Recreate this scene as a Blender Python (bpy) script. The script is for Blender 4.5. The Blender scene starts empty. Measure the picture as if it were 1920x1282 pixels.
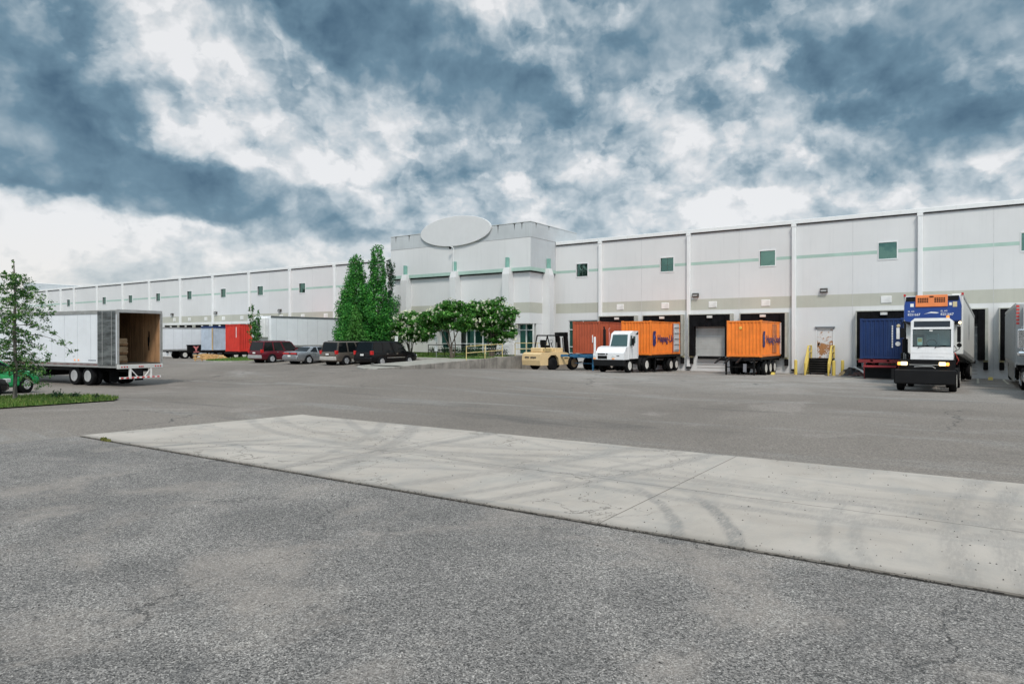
import bpy, math, random
from mathutils import Vector, Matrix
random.seed(7)
R = math.radians
S = bpy.context.scene
COL = S.collection

# ------------------------------------------------------------------ camera
YAW = 34.23
cam = bpy.data.cameras.new('camera'); camo = bpy.data.objects.new('camera', cam); COL.objects.link(camo)
cam.sensor_width = 36.0; cam.lens = 24.0; cam.clip_start = 0.1; cam.clip_end = 6000
camo.location = (0, 0, 2.4); camo.rotation_euler = (R(90 - 0.26), 0, R(YAW))
S.camera = camo

# ------------------------------------------------------------------ node helper
class NT:
    def __init__(s, tree): s.t = tree; s.n = tree.nodes; s.l = tree.links
    def new(s, typ, **kw):
        nd = s.n.new(typ)
        for k, v in kw.items(): setattr(nd, k, v)
        return nd
    def put(s, sock, v):
        if hasattr(v, 'is_output'): s.l.new(v, sock)
        elif v is not None:
            if isinstance(v, (tuple, list)) and len(v) == 3 and sock.type == 'RGBA': v = (*v, 1)
            sock.default_value = v
    def m(s, op, a, b=None, c=None, clamp=False):
        nd = s.new('ShaderNodeMath', operation=op); nd.use_clamp = clamp
        for i, v in enumerate((a, b, c)):
            if v is not None: s.put(nd.inputs[i], v)
        return nd.outputs[0]
    def mix(s, f, a, b, mode='MIX'):
        nd = s.new('ShaderNodeMix', data_type='RGBA', blend_type=mode)
        s.put(nd.inputs[0], f); s.put(nd.inputs[6], a); s.put(nd.inputs[7], b); return nd.outputs[2]
    def noise(s, vec, scale, detail=4, rough=.5, dist=0, out=0):
        nd = s.new('ShaderNodeTexNoise'); s.put(nd.inputs['Vector'], vec)
        nd.inputs['Scale'].default_value = scale; nd.inputs['Detail'].default_value = detail
        nd.inputs['Roughness'].default_value = rough; nd.inputs['Distortion'].default_value = dist
        return nd.outputs[out]
    def vor(s, vec, scale, feature='F1', out='Distance', rnd=1):
        nd = s.new('ShaderNodeTexVoronoi', feature=feature); s.put(nd.inputs['Vector'], vec)
        nd.inputs['Scale'].default_value = scale; nd.inputs['Randomness'].default_value = rnd
        return nd.outputs[out]
    def sm(s, v, lo, hi):
        nd = s.new('ShaderNodeMapRange', interpolation_type='SMOOTHSTEP')
        s.put(nd.inputs[0], v); s.put(nd.inputs[1], lo); s.put(nd.inputs[2], hi)
        return nd.outputs[0]
    def xyz(s, x, y, z=0.0):
        nd = s.new('ShaderNodeCombineXYZ')
        for i, v in enumerate((x, y, z)): s.put(nd.inputs[i], v)
        return nd.outputs[0]
    def sep(s, v):
        nd = s.new('ShaderNodeSeparateXYZ'); s.put(nd.inputs[0], v); return nd.outputs
    def vscale(s, v, sc):
        nd = s.new('ShaderNodeVectorMath', operation='MULTIPLY'); s.put(nd.inputs[0], v); nd.inputs[1].default_value = sc
        return nd.outputs[0]
    def vadd(s, a, b):
        nd = s.new('ShaderNodeVectorMath', operation='ADD'); s.put(nd.inputs[0], a); s.put(nd.inputs[1], b); return nd.outputs[0]
    def ramp(s, f, stops):
        nd = s.new('ShaderNodeValToRGB'); s.put(nd.inputs[0], f); e = nd.color_ramp.elements
        while len(e) < len(stops): e.new(.5)
        for q, (p, c) in zip(e, stops): q.position = p; q.color = (*c, 1)
        return nd.outputs[0]

# ------------------------------------------------------------------ sky (direction-based clouds over a Nishita sky)
W = bpy.data.worlds.new('World'); S.world = W; W.use_nodes = True
t = NT(W.node_tree); t.n.clear()
SUN_EL, SUN_AZ = 52.0, 140.0      # sun behind the camera, veiled by cloud
sky = t.new('ShaderNodeTexSky', sky_type='NISHITA'); sky.sun_disc = False
sky.sun_elevation = R(SUN_EL); sky.sun_rotation = R(SUN_AZ)
bg1 = t.new('ShaderNodeBackground'); t.l.new(sky.outputs[0], bg1.inputs[0]); bg1.inputs[1].default_value = .12
tc = t.new('ShaderNodeTexCoord')
vr = t.new('ShaderNodeVectorRotate', rotation_type='Z_AXIS'); t.l.new(tc.outputs['Generated'], vr.inputs['Vector']); vr.inputs['Angle'].default_value = -R(YAW)
dx, dy, dz = t.sep(vr.outputs[0])
az = t.m('MULTIPLY', t.m('ARCTAN2', dx, dy), 57.2958)
el = t.m('MULTIPLY', t.m('ARCSINE', dz), 57.2958)
# cloud coordinates: degrees, squeezed vertically toward the horizon as flat-based layers appear
elh = t.m('MULTIPLY', t.m('POWER', t.m('MAXIMUM', el, .5), .85), 2.1)
P0 = t.xyz(az, elh)
half = (-.5, -.5, -.5)
w1 = t.vscale(t.vadd(t.noise(P0, .07, 4, .55, 0, 1), half), (9, 9, 0))
w2 = t.vscale(t.vadd(t.noise(P0, .30, 4, .62, 0, 1), half), (3.2, 3.2, 0))
wsum = t.vadd(w1, w2)
Pw = t.vadd(P0, t.vscale(wsum, (.35, .35, 0)))
px_, py_, pz_ = t.sep(t.vadd(t.xyz(az, el), t.vscale(wsum, (.95, .6, 0))))
def blob(x, y, rx, ry, w, rot=0, e=1.35):
    """soft elliptical patch of cloud; x, y, radii given as a degree direction"""
    a = t.m('SUBTRACT', px_, x); b = t.m('SUBTRACT', py_, y)
    if rot:
        c_, s_ = math.cos(R(rot)), math.sin(R(rot))
        a2 = t.m('ADD', t.m('MULTIPLY', a, c_), t.m('MULTIPLY', b, s_))
        b2 = t.m('SUBTRACT', t.m('MULTIPLY', b, c_), t.m('MULTIPLY', a, s_)); a, b = a2, b2
    q = t.m('ADD', t.m('POWER', t.m('ABSOLUTE', t.m('DIVIDE', a, rx)), 2), t.m('POWER', t.m('ABSOLUTE', t.m('DIVIDE', b, ry)), 2))
    return t.m('MULTIPLY', t.sm(q, e, .1), w)
def total(L):
    r_ = None
    for b_ in L: v = blob(*b_); r_ = v if r_ is None else t.m('ADD', r_, v)
    return r_
DK = [(-38, 16.0, 13, 7.5, .85, -8), (-34, 11.4, 15, 3.0, .5, -5), (-20, 10.3, 13, 2.5, .8, -9), (-30, 10.6, 12, 1.6, .5, -4), (-41, 22, 9, 5, .3, 0),
      (-15, 25.6, 15, 4.6, .7, -12), (-7, 22.0, 10, 3.8, .62, -12), (-12.5, 17.8, 4, 2.4, .42, -30), (-10, 19.5, 9, 2.6, .3, -15), (-1, 19.6, 6, 2.2, .3, 0),
      (8, 22.8, 12, 4.6, .66, 20), (16, 25.4, 10, 3.2, .6, 24), (2.5, 17.2, 6, 2.0, .32, 5), (9, 15.5, 8, 2, .06, 10), (7.5, 12.6, 3.6, 1.5, .45, 0), (16, 13, 9, 3, .1, 5),
      (34, 18.5, 12, 6.2, .66, -8), (38, 23.5, 13, 4.6, .5, 0), (24.5, 20.8, 5, 1.8, .55, 20), (29, 19, 6, 2.8, .3, 10), (40, 13.6, 11, 2.2, .6, -3), (25, 12.6, 8, 1.5, .3, 4),
      (-26, 7.4, 9, .9, .3, 0), (-10, 7.9, 7, .7, .25, 0), (-38, 8.0, 1.6, .8, .4, 0)]
WH = [(-24.5, 18.8, 9, 4.6, 1.1, -30), (-28, 23.3, 9, 2.0, .5, -22), (-14, 14.2, 8, 2.4, .6, -10), (-3.4, 25.8, 5, 2.8, 1.3, 8), (20, 21.6, 5, 1.8, .5, 34),
      (27.5, 24.6, 3.2, 1.8, .5, 20), (4, 14.0, 6, 1.5, .7, 5), (14, 14.4, 4, 1.6, .5, 5), (-37, 7.6, 7, 2.2, 1.2, 0), (23, 14.8, 5, 1.6, .6, 10), (-12, 6, 12, 2, .4, 0), (15, 9.6, 20, 1.5, .7, 8), (-20, 13, 5, 1.2, .4, -10)]
tot = total(DK); wht = total(WH)
f1 = t.noise(Pw, .075, 7, .56)                       # broad masses
f2 = t.noise(t.vadd(Pw, (40, 9, 0)), .19, 7, .6)     # billows
f2b = t.noise(t.vadd(Pw, (40.5, 10.5, 0)), .19, 4, .6)
v1 = t.vor(t.vadd(P0, t.vscale(w2, (.8, .8, 0))), .2, 'F1')
puff = t.m('MULTIPLY', t.m('SUBTRACT', .5, v1), .6)
above = t.sm(el, 4, 12)
high = t.sm(el, 8, 22)
# darkness 0 = sunlit white, 1 = slate base
dk = t.m('ADD', t.m('MULTIPLY', tot, .56), t.m('MULTIPLY', t.m('SUBTRACT', f1, .53), .62))
dmask = t.sm(t.m('ADD', dk, t.m('MULTIPLY', t.m('SUBTRACT', .5, t.noise(t.vadd(P0, t.vscale(w2, (.6, .6, 0))), .16, 7, .56)), .55)), .12, .74)
light = t.m('ADD', t.m('ADD', .20, t.m('MULTIPLY', high, .22)), t.m('MULTIPLY', t.m('SUBTRACT', f1, .5), t.m('ADD', .4, t.m('MULTIPLY', above, .5))))
light = t.m('ADD', light, t.m('MULTIPLY', t.m('SUBTRACT', .5, f2), t.m('ADD', .38, t.m('MULTIPLY', above, .3))))
light = t.m('SUBTRACT', light, t.m('MULTIPLY', puff, .5))
light = t.m('ADD', light, t.m('MULTIPLY', t.m('SUBTRACT', f2, f2b), 1.5))
light = t.m('SUBTRACT', light, t.m('MULTIPLY', wht, .22))
f3 = t.noise(t.vadd(P0, t.vscale(w2, (.45, .45, 0))), .105, 8, .52)
edge = t.sm(f3, .475, .535); edge2 = t.sm(t.noise(t.vadd(Pw, (11, 63, 0)), .2, 7, .55), .5, .56)
light = t.m('ADD', light, t.m('MULTIPLY', t.m('SUBTRACT', .5, edge), t.m('ADD', .08, t.m('MULTIPLY', above, .09))))
light = t.m('ADD', light, t.m('MULTIPLY', t.m('SUBTRACT', .4, edge2), t.m('ADD', .05, t.m('MULTIPLY', above, .08))))
light = t.m('MAXIMUM', light, .0)
deep = t.m('ADD', .74, t.m('MULTIPLY', t.m('SUBTRACT', f2, .5), -.9))
deep = t.m('ADD', deep, t.m('MULTIPLY', t.m('SUBTRACT', t.noise(t.vadd(Pw, (70, 3, 0)), .1, 3), .5), -1.3)); deep = t.m('SUBTRACT', deep, t.m('MULTIPLY', puff, .2)); deep = t.m('ADD', deep, t.m('MULTIPLY', t.m('SUBTRACT', f2, f2b), 1.1))
deep = t.m('SUBTRACT', deep, t.m('MULTIPLY', wht, .12))
dark = t.m('ADD', t.m('MULTIPLY', light, t.m('SUBTRACT', 1, dmask)), t.m('MULTIPLY', deep, dmask))
colr = t.ramp(dark, [(0, (.93, .935, .945)), (.12, (.78, .805, .825)), (.28, (.57, .645, .695)), (.46, (.34, .44, .51)), (.66, (.165, .275, .36)), (1.0, (.075, .145, .215))])
warm = t.m('MULTIPLY', t.sm(el, 10, 3), t.sm(az, 10, -25))
colr = t.mix(t.m('MULTIPLY', warm, .6), colr, t.mix(t.m('MULTIPLY', dark, 1.6, clamp=True), (.94, .905, .87), (.66, .70, .72)))
# the veiled sun side and the zenith of an overcast sky are brighter than the part in view
sd = Vector((math.sin(R(SUN_AZ)) * math.cos(R(SUN_EL)), math.cos(R(SUN_AZ)) * math.cos(R(SUN_EL)), math.sin(R(SUN_EL))))
dp = t.new('ShaderNodeVectorMath', operation='DOT_PRODUCT'); t.l.new(tc.outputs['Generated'], dp.inputs[0]); dp.inputs[1].default_value = sd
boost = t.m('ADD', .93, t.m('MULTIPLY', t.sm(dp.outputs['Value'], .2, 1.0), 1.6))
below = t.sm(el, -1, 0)
bg2 = t.new('ShaderNodeBackground'); t.l.new(t.mix(below, (.2, .2, .2), colr), bg2.inputs[0]); t.put(bg2.inputs[1], boost)
ms = t.new('ShaderNodeMixShader'); ms.inputs[0].default_value = .93
t.l.new(bg1.outputs[0], ms.inputs[1]); t.l.new(bg2.outputs[0], ms.inputs[2])
wo = t.new('ShaderNodeOutputWorld'); t.l.new(ms.outputs[0], wo.inputs[0])

# ------------------------------------------------------------------ sun and exposure
sl = bpy.data.lights.new('sun', 'SUN'); sl.energy = 2.55; sl.angle = R(12); sl.color = (1, .93, .84)
so = bpy.data.objects.new('sun', sl); COL.objects.link(so); so.location = (0, -20, 60)
so.rotation_euler = (-sd).to_track_quat('-Z', 'Y').to_euler()
S.view_settings.view_transform = 'Standard'; S.view_settings.look = 'None'
S.view_settings.exposure = 0.0; S.view_settings.gamma = 1.0

# ------------------------------------------------------------------ materials
MATS = {}
def pbr(name, base, rough=.6, metal=0, var=.12, vs=1.5, dirt=0, dirtcol=(.18, .16, .14), ds=.8, bump=0, bs=30, streak=0, spec=.5, emit=None, es=1, stretch=(1, 1, 1)):
    if name in MATS: return MATS[name]
    m = bpy.data.materials.new(name); m.use_nodes = True; t = NT(m.node_tree)
    b = t.n['Principled BSDF']; tc = t.new('ShaderNodeTexCoord'); v = tc.outputs['Object']
    if stretch != (1, 1, 1): v = t.vscale(v, stretch)
    c = t.mix(t.sm(t.noise(v, vs, 5, .6), .3, .7), tuple(x * (1 - var) for x in base), tuple(min(1, x * (1 + var)) for x in base))
    if streak:
        sv = t.vscale(tc.outputs['Object'], (3, 3, .18))
        c = t.mix(t.m('MULTIPLY', t.sm(t.noise(sv, 1.4, 5, .65), .5, .78), streak), c, dirtcol)
    if dirt:
        c = t.mix(t.m('MULTIPLY', t.sm(t.noise(tc.outputs['Object'], ds, 7, .68), .5, .74), dirt), c, dirtcol)
    t.put(b.inputs['Base Color'], c); b.inputs['Metallic'].default_value = metal
    t.put(b.inputs['Roughness'], t.m('ADD', rough - .06, t.m('MULTIPLY', t.noise(v, vs * 3, 3), .12)))
    b.inputs['Specular IOR Level'].default_value = spec
    if bump:
        bn = t.new('ShaderNodeBump'); bn.inputs['Strength'].default_value = bump; bn.inputs['Distance'].default_value = .02
        t.put(bn.inputs['Height'], t.noise(tc.outputs['Object'], bs, 4)); t.l.new(bn.outputs[0], b.inputs['Normal'])
    if emit: b.inputs['Emission Color'].default_value = (*emit, 1); b.inputs['Emission Strength'].default_value = es
    MATS[name] = m; return m

wallwhite = pbr('painted_concrete_white', (.645, .648, .65), .8, var=.04, vs=.18, streak=.14, dirtcol=(.36, .37, .38), bump=.05, bs=8)
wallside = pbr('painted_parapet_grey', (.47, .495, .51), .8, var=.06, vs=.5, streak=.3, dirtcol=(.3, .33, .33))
trimwhite = pbr('trim_white', (.74, .75, .75), .6, var=.03, streak=.1)
beige = pbr('band_beige', (.46, .46, .40), .8, var=.06, vs=.4, streak=.12)
green = pbr('band_green', (.36, .50, .44), .7, var=.08, vs=1)
gapshade = pbr('shadow_and_gap_dark', (.02, .02, .02), .8, spec=.1)  # near-black for painted shadow strips, also for car door gaps
rubber = pbr('rubber_black', (.009, .009, .01), .8, var=.3, vs=4, dirt=.25, dirtcol=(.028, .026, .024), spec=.12)
padblack = pbr('dock_pad_black', (.006, .006, .007), .8, var=.4, vs=3, dirt=.3, dirtcol=(.018, .018, .02), spec=.1)
blackmetal = pbr('black_metal', (.008, .008, .009), .55, var=.3, vs=3, dirt=.3, dirtcol=(.026, .023, .02), ds=1.5, spec=.15)
rim = pbr('rim_grey', (.5, .5, .5), .45, .4, dirt=.5, dirtcol=(.16, .14, .12), ds=5)
rimwhite = pbr('rim_white', (.62, .6, .56), .6, dirt=.6, dirtcol=(.2, .17, .14), ds=5)
chrome = pbr('chrome', (.75, .76, .78), .18, 1)
alloy = pbr('alloy', (.6, .61, .63), .3, .8)
yellow = pbr('yellow_paint', (.62, .47, .10), .6, var=.12, dirt=.4, dirtcol=(.3, .24, .14), ds=3)
paleyellow = pbr('rail_yellow', (.66, .53, .24), .6, var=.15, dirt=.3, dirtcol=(.3, .25, .16), ds=3)
concrete = pbr('old_concrete', (.24, .22, .195), .9, var=.3, vs=1.2, streak=.9, dirtcol=(.05, .045, .04), bump=.3, bs=12)
kerbm = pbr('kerb_concrete', (.33, .315, .285), .9, var=.2, vs=2, dirt=.5, dirtcol=(.17, .16, .14), bump=.3, bs=14)
bark = pbr('bark', (.12, .095, .075), .9, var=.35, vs=8, stretch=(3, 3, .6), bump=.6, bs=20)
barkgrey = pbr('bark_grey', (.16, .145, .125), .9, var=.35, vs=7, stretch=(3, 3, .6), bump=.6, bs=20)
glowm = pbr('lit_headlight', (.9, .8, .6), .3, emit=(1, .72, .38), es=2.2)
amber = pbr('amber_lens', (.75, .25, .05), .25, emit=(1, .4, .08), es=.5)
redlens = pbr('red_lens', (.5, .02, .02), .2, var=.2, vs=8)
clearlens = pbr('clear_lens', (.6, .62, .62), .15, spec=.8)
whitepaint = pbr('white_paint', (.76, .76, .77), .38, var=.05, dirt=.3, dirtcol=(.42, .39, .35), streak=.25, ds=1.4)
paper = pbr('paper_white', (.8, .8, .78), .8)
fabric = pbr('grey_fabric', (.42, .44, .46), .9)

def glass(name, col, metal=.85, rough=.06, wob=.02):
    m = bpy.data.materials.new(name); m.use_nodes = True; t = NT(m.node_tree); b = t.n['Principled BSDF']
    b.inputs['Base Color'].default_value = (*col, 1); b.inputs['Metallic'].default_value = metal; b.inputs['Roughness'].default_value = rough
    bn = t.new('ShaderNodeBump'); bn.inputs['Strength'].default_value = wob; bn.inputs['Distance'].default_value = .3
    tc = t.new('ShaderNodeTexCoord'); t.put(bn.inputs['Height'], t.noise(tc.outputs['Object'], .8, 2)); t.l.new(bn.outputs[0], b.inputs['Normal'])
    MATS[name] = m; return m
winglass = glass('green_reflective_glass', (.11, .205, .175), .9, .04, .05)
storeglass = glass('dark_green_glass', (.03, .11, .09), .75, .05, .05)
carglass = glass('car_glass', (.006, .008, .009), .0, .05, 0); carglass.node_tree.nodes['Principled BSDF'].inputs['Specular IOR Level'].default_value = .3
cabglass = glass('cab_glass', (.06, .11, .11), .35, .06, 0)

# ------------------------------------------------------------------ mesh builder
class M:
    def __init__(s): s.v = []; s.f = []; s.mi = []; s.cm = 0
    def add(s, vs, fs):
        o = len(s.v); s.v += [tuple(p) for p in vs]; s.f += [[i + o for i in f] for f in fs]; s.mi += [s.cm] * len(fs); return s
    def box(s, x0, x1, y0, y1, z0, z1):
        return s.add([(x0, y0, z0), (x1, y0, z0), (x1, y1, z0), (x0, y1, z0), (x0, y0, z1), (x1, y0, z1), (x1, y1, z1), (x0, y1, z1)],
                     [(0, 3, 2, 1), (4, 5, 6, 7), (0, 1, 5, 4), (1, 2, 6, 5), (2, 3, 7, 6), (3, 0, 4, 7)])
    def cbox(s, x, y, z, w, d, h): return s.box(x - w / 2, x + w / 2, y - d / 2, y + d / 2, z, z + h)
    def bev(s, x0, x1, y0, y1, z0, z1, b):
        """box with bevelled edges"""
        vs = []; X = (x0, x1); Y = (y0, y1); Z = (z0, z1)
        idx = {}
        for i in (0, 1):
            for j in (0, 1):
                for k in (0, 1):
                    sx, sy, sz = (b if i == 0 else -b), (b if j == 0 else -b), (b if k == 0 else -b)
                    idx[i, j, k] = len(vs)
                    vs += [(X[i], Y[j] + sy, Z[k] + sz), (X[i] + sx, Y[j], Z[k] + sz), (X[i] + sx, Y[j] + sy, Z[k])]
        I = lambda i, j, k, a: idx[i, j, k] + a
        fs = []
        for i in (0, 1):
            q = [I(i, 0, 0, 0), I(i, 1, 0, 0), I(i, 1, 1, 0), I(i, 0, 1, 0)]; fs.append(q if i else q[::-1])
            q = [I(0, i, 0, 1), I(1, i, 0, 1), I(1, i, 1, 1), I(0, i, 1, 1)]; fs.append(q[::-1] if i else q)
            q = [I(0, 0, i, 2), I(1, 0, i, 2), I(1, 1, i, 2), I(0, 1, i, 2)]; fs.append(q if i else q[::-1])
        for i in (0, 1):
            for j in (0, 1):
                fs.append([I(i, j, 0, 0), I(i, j, 0, 1), I(i, j, 1, 1), I(i, j, 1, 0)])
                fs.append([I(i, 0, j, 0), I(i, 0, j, 2), I(i, 1, j, 2), I(i, 1, j, 0)])
                fs.append([I(0, i, j, 1), I(0, i, j, 2), I(1, i, j, 2), I(1, i, j, 1)])
                for k in (0, 1): fs.append([I(i, j, k, 0), I(i, j, k, 1), I(i, j, k, 2)])
        return s.add(vs, fs)
    def prism(s, prof, x0, x1, axis='x'):
        """extrude a closed (u, w) profile along an axis"""
        n = len(prof); P = lambda u, w, h: (h, u, w) if axis == 'x' else ((u, h, w) if axis == 'y' else (u, w, h))
        return s.add([P(u, w, x0) for u, w in prof] + [P(u, w, x1) for u, w in prof],
                     [list(range(n))[::-1], list(range(n, 2 * n))] + [[i, (i + 1) % n, n + (i + 1) % n, n + i] for i in range(n)])
    def tube(s, pts, r, k=8, cap=True, r2=None):
        pts = [Vector(p) for p in pts]; rings = []; n = len(pts)
        for i, p in enumerate(pts):
            d = (pts[min(i + 1, n - 1)] - pts[max(i - 1, 0)]).normalized()
            u = d.cross(Vector((0, 0, 1)));  u = u if u.length > .01 else Vector((1, 0, 0)); u.normalize(); w = d.cross(u)
            rr = r if r2 is None else r + (r2 - r) * i / max(1, n - 1)
            rings.append([p + (u * math.cos(a) + w * math.sin(a)) * rr for a in [2 * math.pi * j / k for j in range(k)]])
        return s.loft(rings, cap)
    def loft(s, rings, cap=True):
        k = len(rings[0]); vs = [p for r in rings for p in r]; fs = []
        for i in range(len(rings) - 1):
            for j in range(k): fs.append([i * k + j, i * k + (j + 1) % k, (i + 1) * k + (j + 1) % k, (i + 1) * k + j])
        if cap: fs += [list(range(k))[::-1], [(len(rings) - 1) * k + j for j in range(k)]]
        return s.add(vs, fs)
    def lathe(s, prof, k=24, axis='x', at=(0, 0, 0)):
        vs = []
        for h, r in prof:
            for j in range(k):
                a = 2 * math.pi * j / k; c, q = math.cos(a) * r, math.sin(a) * r
                vs.append((at[0] + h, at[1] + c, at[2] + q) if axis == 'x' else (at[0] + c, at[1] + q, at[2] + h) if axis == 'z' else (at[0] + c, at[1] + h, at[2] + q))
        fs = [[i * k + j, i * k + (j + 1) % k, (i + 1) * k + (j + 1) % k, (i + 1) * k + j] for i in range(len(prof) - 1) for j in range(k)]
        fs += [list(range(k))[::-1], [(len(prof) - 1) * k + j for j in range(k)]]
        return s.add(vs, fs)
    def corr(s, w, h, pitch, depth, y=0, z=0, x=0):
        """vertical corrugated sheet facing -y: width along x from x, height along z"""
        n = max(1, round(w / pitch)); p = w / n; vs = []
        for i in range(n):
            for u, d in ((0, 0), (.28, 0), (.42, depth), (.86, depth)): vs.append((x + (i + u) * p, y + d))
        vs.append((x + w, y)); k = len(vs)
        return s.add([(a, b, z) for a, b in vs] + [(a, b, z + h) for a, b in vs], [[i, i + 1, k + i + 1, k + i] for i in range(k - 1)])
    def xf(s, mat): s.v = [tuple(mat @ Vector(p)) for p in s.v]; return s
    def done(s, name, mat, parent=None, smooth=False, loc=None, rot=None):
        me = bpy.data.meshes.new(name); me.from_pydata(s.v, [], s.f)
        for m_ in (mat if isinstance(mat, (list, tuple)) else [mat]): me.materials.append(m_)
        me.polygons.foreach_set('material_index', s.mi)
        if smooth: me.polygons.foreach_set('use_smooth', [True] * len(s.f))
        me.update()
        if smooth: me.set_sharp_from_angle(angle=R(40))
        o = bpy.data.objects.new(name, me); COL.objects.link(o)
        if parent: o.parent = parent
        if loc: o.location = loc
        if rot: o.rotation_euler = rot
        return o

def split_done(g, name, mat, parent, smooth=False):
    """link every connected piece of g as a part of its own"""
    par = list(range(len(g.v)))
    def find(i):
        while par[i] != i: par[i] = par[par[i]]; i = par[i]
        return i
    for f in g.f:
        for i in f[1:]: par[find(i)] = find(f[0])
    groups = {}
    for k, f in enumerate(g.f): groups.setdefault(find(f[0]), []).append(f)
    for fs in groups.values():
        ids = sorted({i for f in fs for i in f}); mp = {i: k for k, i in enumerate(ids)}
        q = M(); q.v = [g.v[i] for i in ids]; q.f = [[mp[i] for i in f] for f in fs]; q.mi = [0] * len(fs); q.done(name, mat, parent, smooth)
def tag(o, label=None, cat=None, group=None, kind=None):
    for k, v in (('label', label), ('category', cat), ('group', group), ('kind', kind)):
        if v: o[k] = v
    return o
def thing(name, label, cat, loc=(0, 0, 0), rz=0, group=None, rx=0):
    o = bpy.data.objects.new(name, None); COL.objects.link(o); o.location = loc; o.rotation_euler = (R(rx), 0, R(rz)); o.empty_display_size = .3
    return tag(o, label, cat, group)
def copy_tree(o, parent=None):
    c = o.copy(); COL.objects.link(c)
    if parent: c.parent = parent
    for ch in list(o.children): copy_tree(ch, c)
    return c
def text(body, size, mat, parent, loc, rot, name='lettering', align='LEFT', sx=1, depth=.004):
    cu = bpy.data.curves.new(name, 'FONT'); cu.body = body; cu.size = size; cu.extrude = depth; cu.align_x = align; cu.offset = size * .012
    tmp = bpy.data.objects.new('tmp', cu); COL.objects.link(tmp)
    me = bpy.data.meshes.new_from_object(tmp.evaluated_get(bpy.context.evaluated_depsgraph_get()))
    bpy.data.objects.remove(tmp); me.name = name; me.materials.clear(); me.materials.append(mat)
    o = bpy.data.objects.new(name, me); COL.objects.link(o); o.parent = parent; o.location = loc; o.rotation_euler = rot; o.scale = (sx, 1, 1)
    return o
SIDE_PX = (R(90), 0, R(90))       # text readable on a +x face
FRONT = (R(90), 0, 0)             # text readable on a -y face

# ------------------------------------------------------------------ terrain
def sst(x, a, b):
    if a == b: return float(x > a)
    u = min(1, max(0, (x - a) / (b - a))); return u * u * (3 - 2 * u)
def gz(a, n):
    z = -.22 * sst(n, 42, 54) - .17 * sst(-a, 27, 35) * sst(n, 10, 16) * (1 - sst(n, 23, 30))
    z += .02 * math.sin(a * .23 + 1.3) * sst(n, 14, 22) * sst(-n, -46, -30)
    L = (.42 * sst(n, 20, 33) + .24 * sst(n, 34, 41)) * sst(a, -66, -56) * (1 - sst(n, 48, 56) * sst(-a, 50, 56))
    Rr = .5 * sst(n, 20, 30) * min(1, max(0, 1 - (n - 30.5) / 16.5)) * (1 - sst(a, -31, -15))
    k = sst(a, -31.5, -31.1)
    return z + L * (1 - k) + Rr * k

# asphalt of the yard
def yard_material():
    m = bpy.data.materials.new('yard_asphalt'); m.use_nodes = True; t = NT(m.node_tree); b = t.n['Principled BSDF']
    tc = t.new('ShaderNodeTexCoord'); v = tc.outputs['Object']
    base = t.ramp(t.noise(v, .09, 6, .6, .6), [(.3, (.145, .125, .107)), (.5, (.182, .158, .137)), (.72, (.228, .2, .175))])
    st = t.noise(t.vscale(v, (.16, .9, 1)), .55, 7, .66, .4)
    base = t.mix(t.m('MULTIPLY', t.sm(st, .52, .7), .6), base, (.27, .26, .245))
    st2 = t.noise(t.vadd(t.vscale(v, (.2, 1.1, 1)), (31, 7, 0)), .4, 6, .62, .5)
    base = t.mix(t.m('MULTIPLY', t.sm(st2, .56, .72), .6), base, (.075, .07, .066))
    sx_, sy_, sz_ = t.sep(v)
    near = t.m('MULTIPLY', t.sm(sy_, 27, 40), t.sm(sx_, -32, -16))   # apron in front of the docks is dustier
    base = t.mix(t.m('MULTIPLY', near, t.m('ADD', .25, t.m('MULTIPLY', t.sm(t.noise(v, .22, 6, .6, 1), .4, .62), .45))), base, (.33, .315, .295))
    w = t.sm(t.noise(v, .12, 5, .7, 1.2), .57, .66)
    base = t.mix(t.m('MULTIPLY', w, .4), base, (.30, .265, .24))
    cr = t.vor(t.vadd(v, t.vscale(t.vadd(t.noise(v, .6, 4, .6, 0, 1), (-.5, -.5, -.5)), (2.6, 2.6, 0))), .1, 'DISTANCE_TO_EDGE')
    crm = t.m('MULTIPLY', t.sm(cr, .006, .001), t.sm(t.noise(v, .07, 2), .5, .6))
    base = t.mix(t.m('MULTIPLY', crm, .8), base, (.03, .03, .03))
    g = t.vor(v, 42, 'F1', 'Color'); gr_, _, _ = t.sep(g)
    base = t.mix(1.0, base, t.mix(gr_, (.62, .62, .62), (1.35, 1.35, 1.35)), 'MULTIPLY')
    t.put(b.inputs['Base Color'], base); b.inputs['Roughness'].default_value = .88
    bn = t.new('ShaderNodeBump'); bn.inputs['Strength'].default_value = .5; bn.inputs['Distance'].default_value = .01
    t.put(bn.inputs['Height'], t.m('ADD', gr_, t.noise(v, 9, 4))); t.l.new(bn.outputs[0], b.inputs['Normal'])
    return m
xs = sorted(set([-2500, -1200, -600, -400, -300, -250] + list(range(-200, -92, 6)) + [q * 1.0 for q in range(-92, 14)] + [-31.1, -31.5] + [16, 20, 26, 34, 50, 80, 150, 300, 700, 2500]))
ys = sorted(set([-2500, -1000, -400, -200, -100, -60, -30, -10, 0, 6, 12] + [14 + q for q in range(0, 43)] + [60, 80, 120, 200, 500, 1200, 2500]))
g = M(); g.v = [(x, y, gz(x, y)) for y in ys for x in xs]; nx = len(xs)
g.f = [[j * nx + i, j * nx + i + 1, (j + 1) * nx + i + 1, (j + 1) * nx + i] for j in range(len(ys) - 1) for i in range(nx - 1)]; g.mi = [0] * len(g.f)
tag(g.done('ground', yard_material(), smooth=True), kind='structure')

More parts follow.
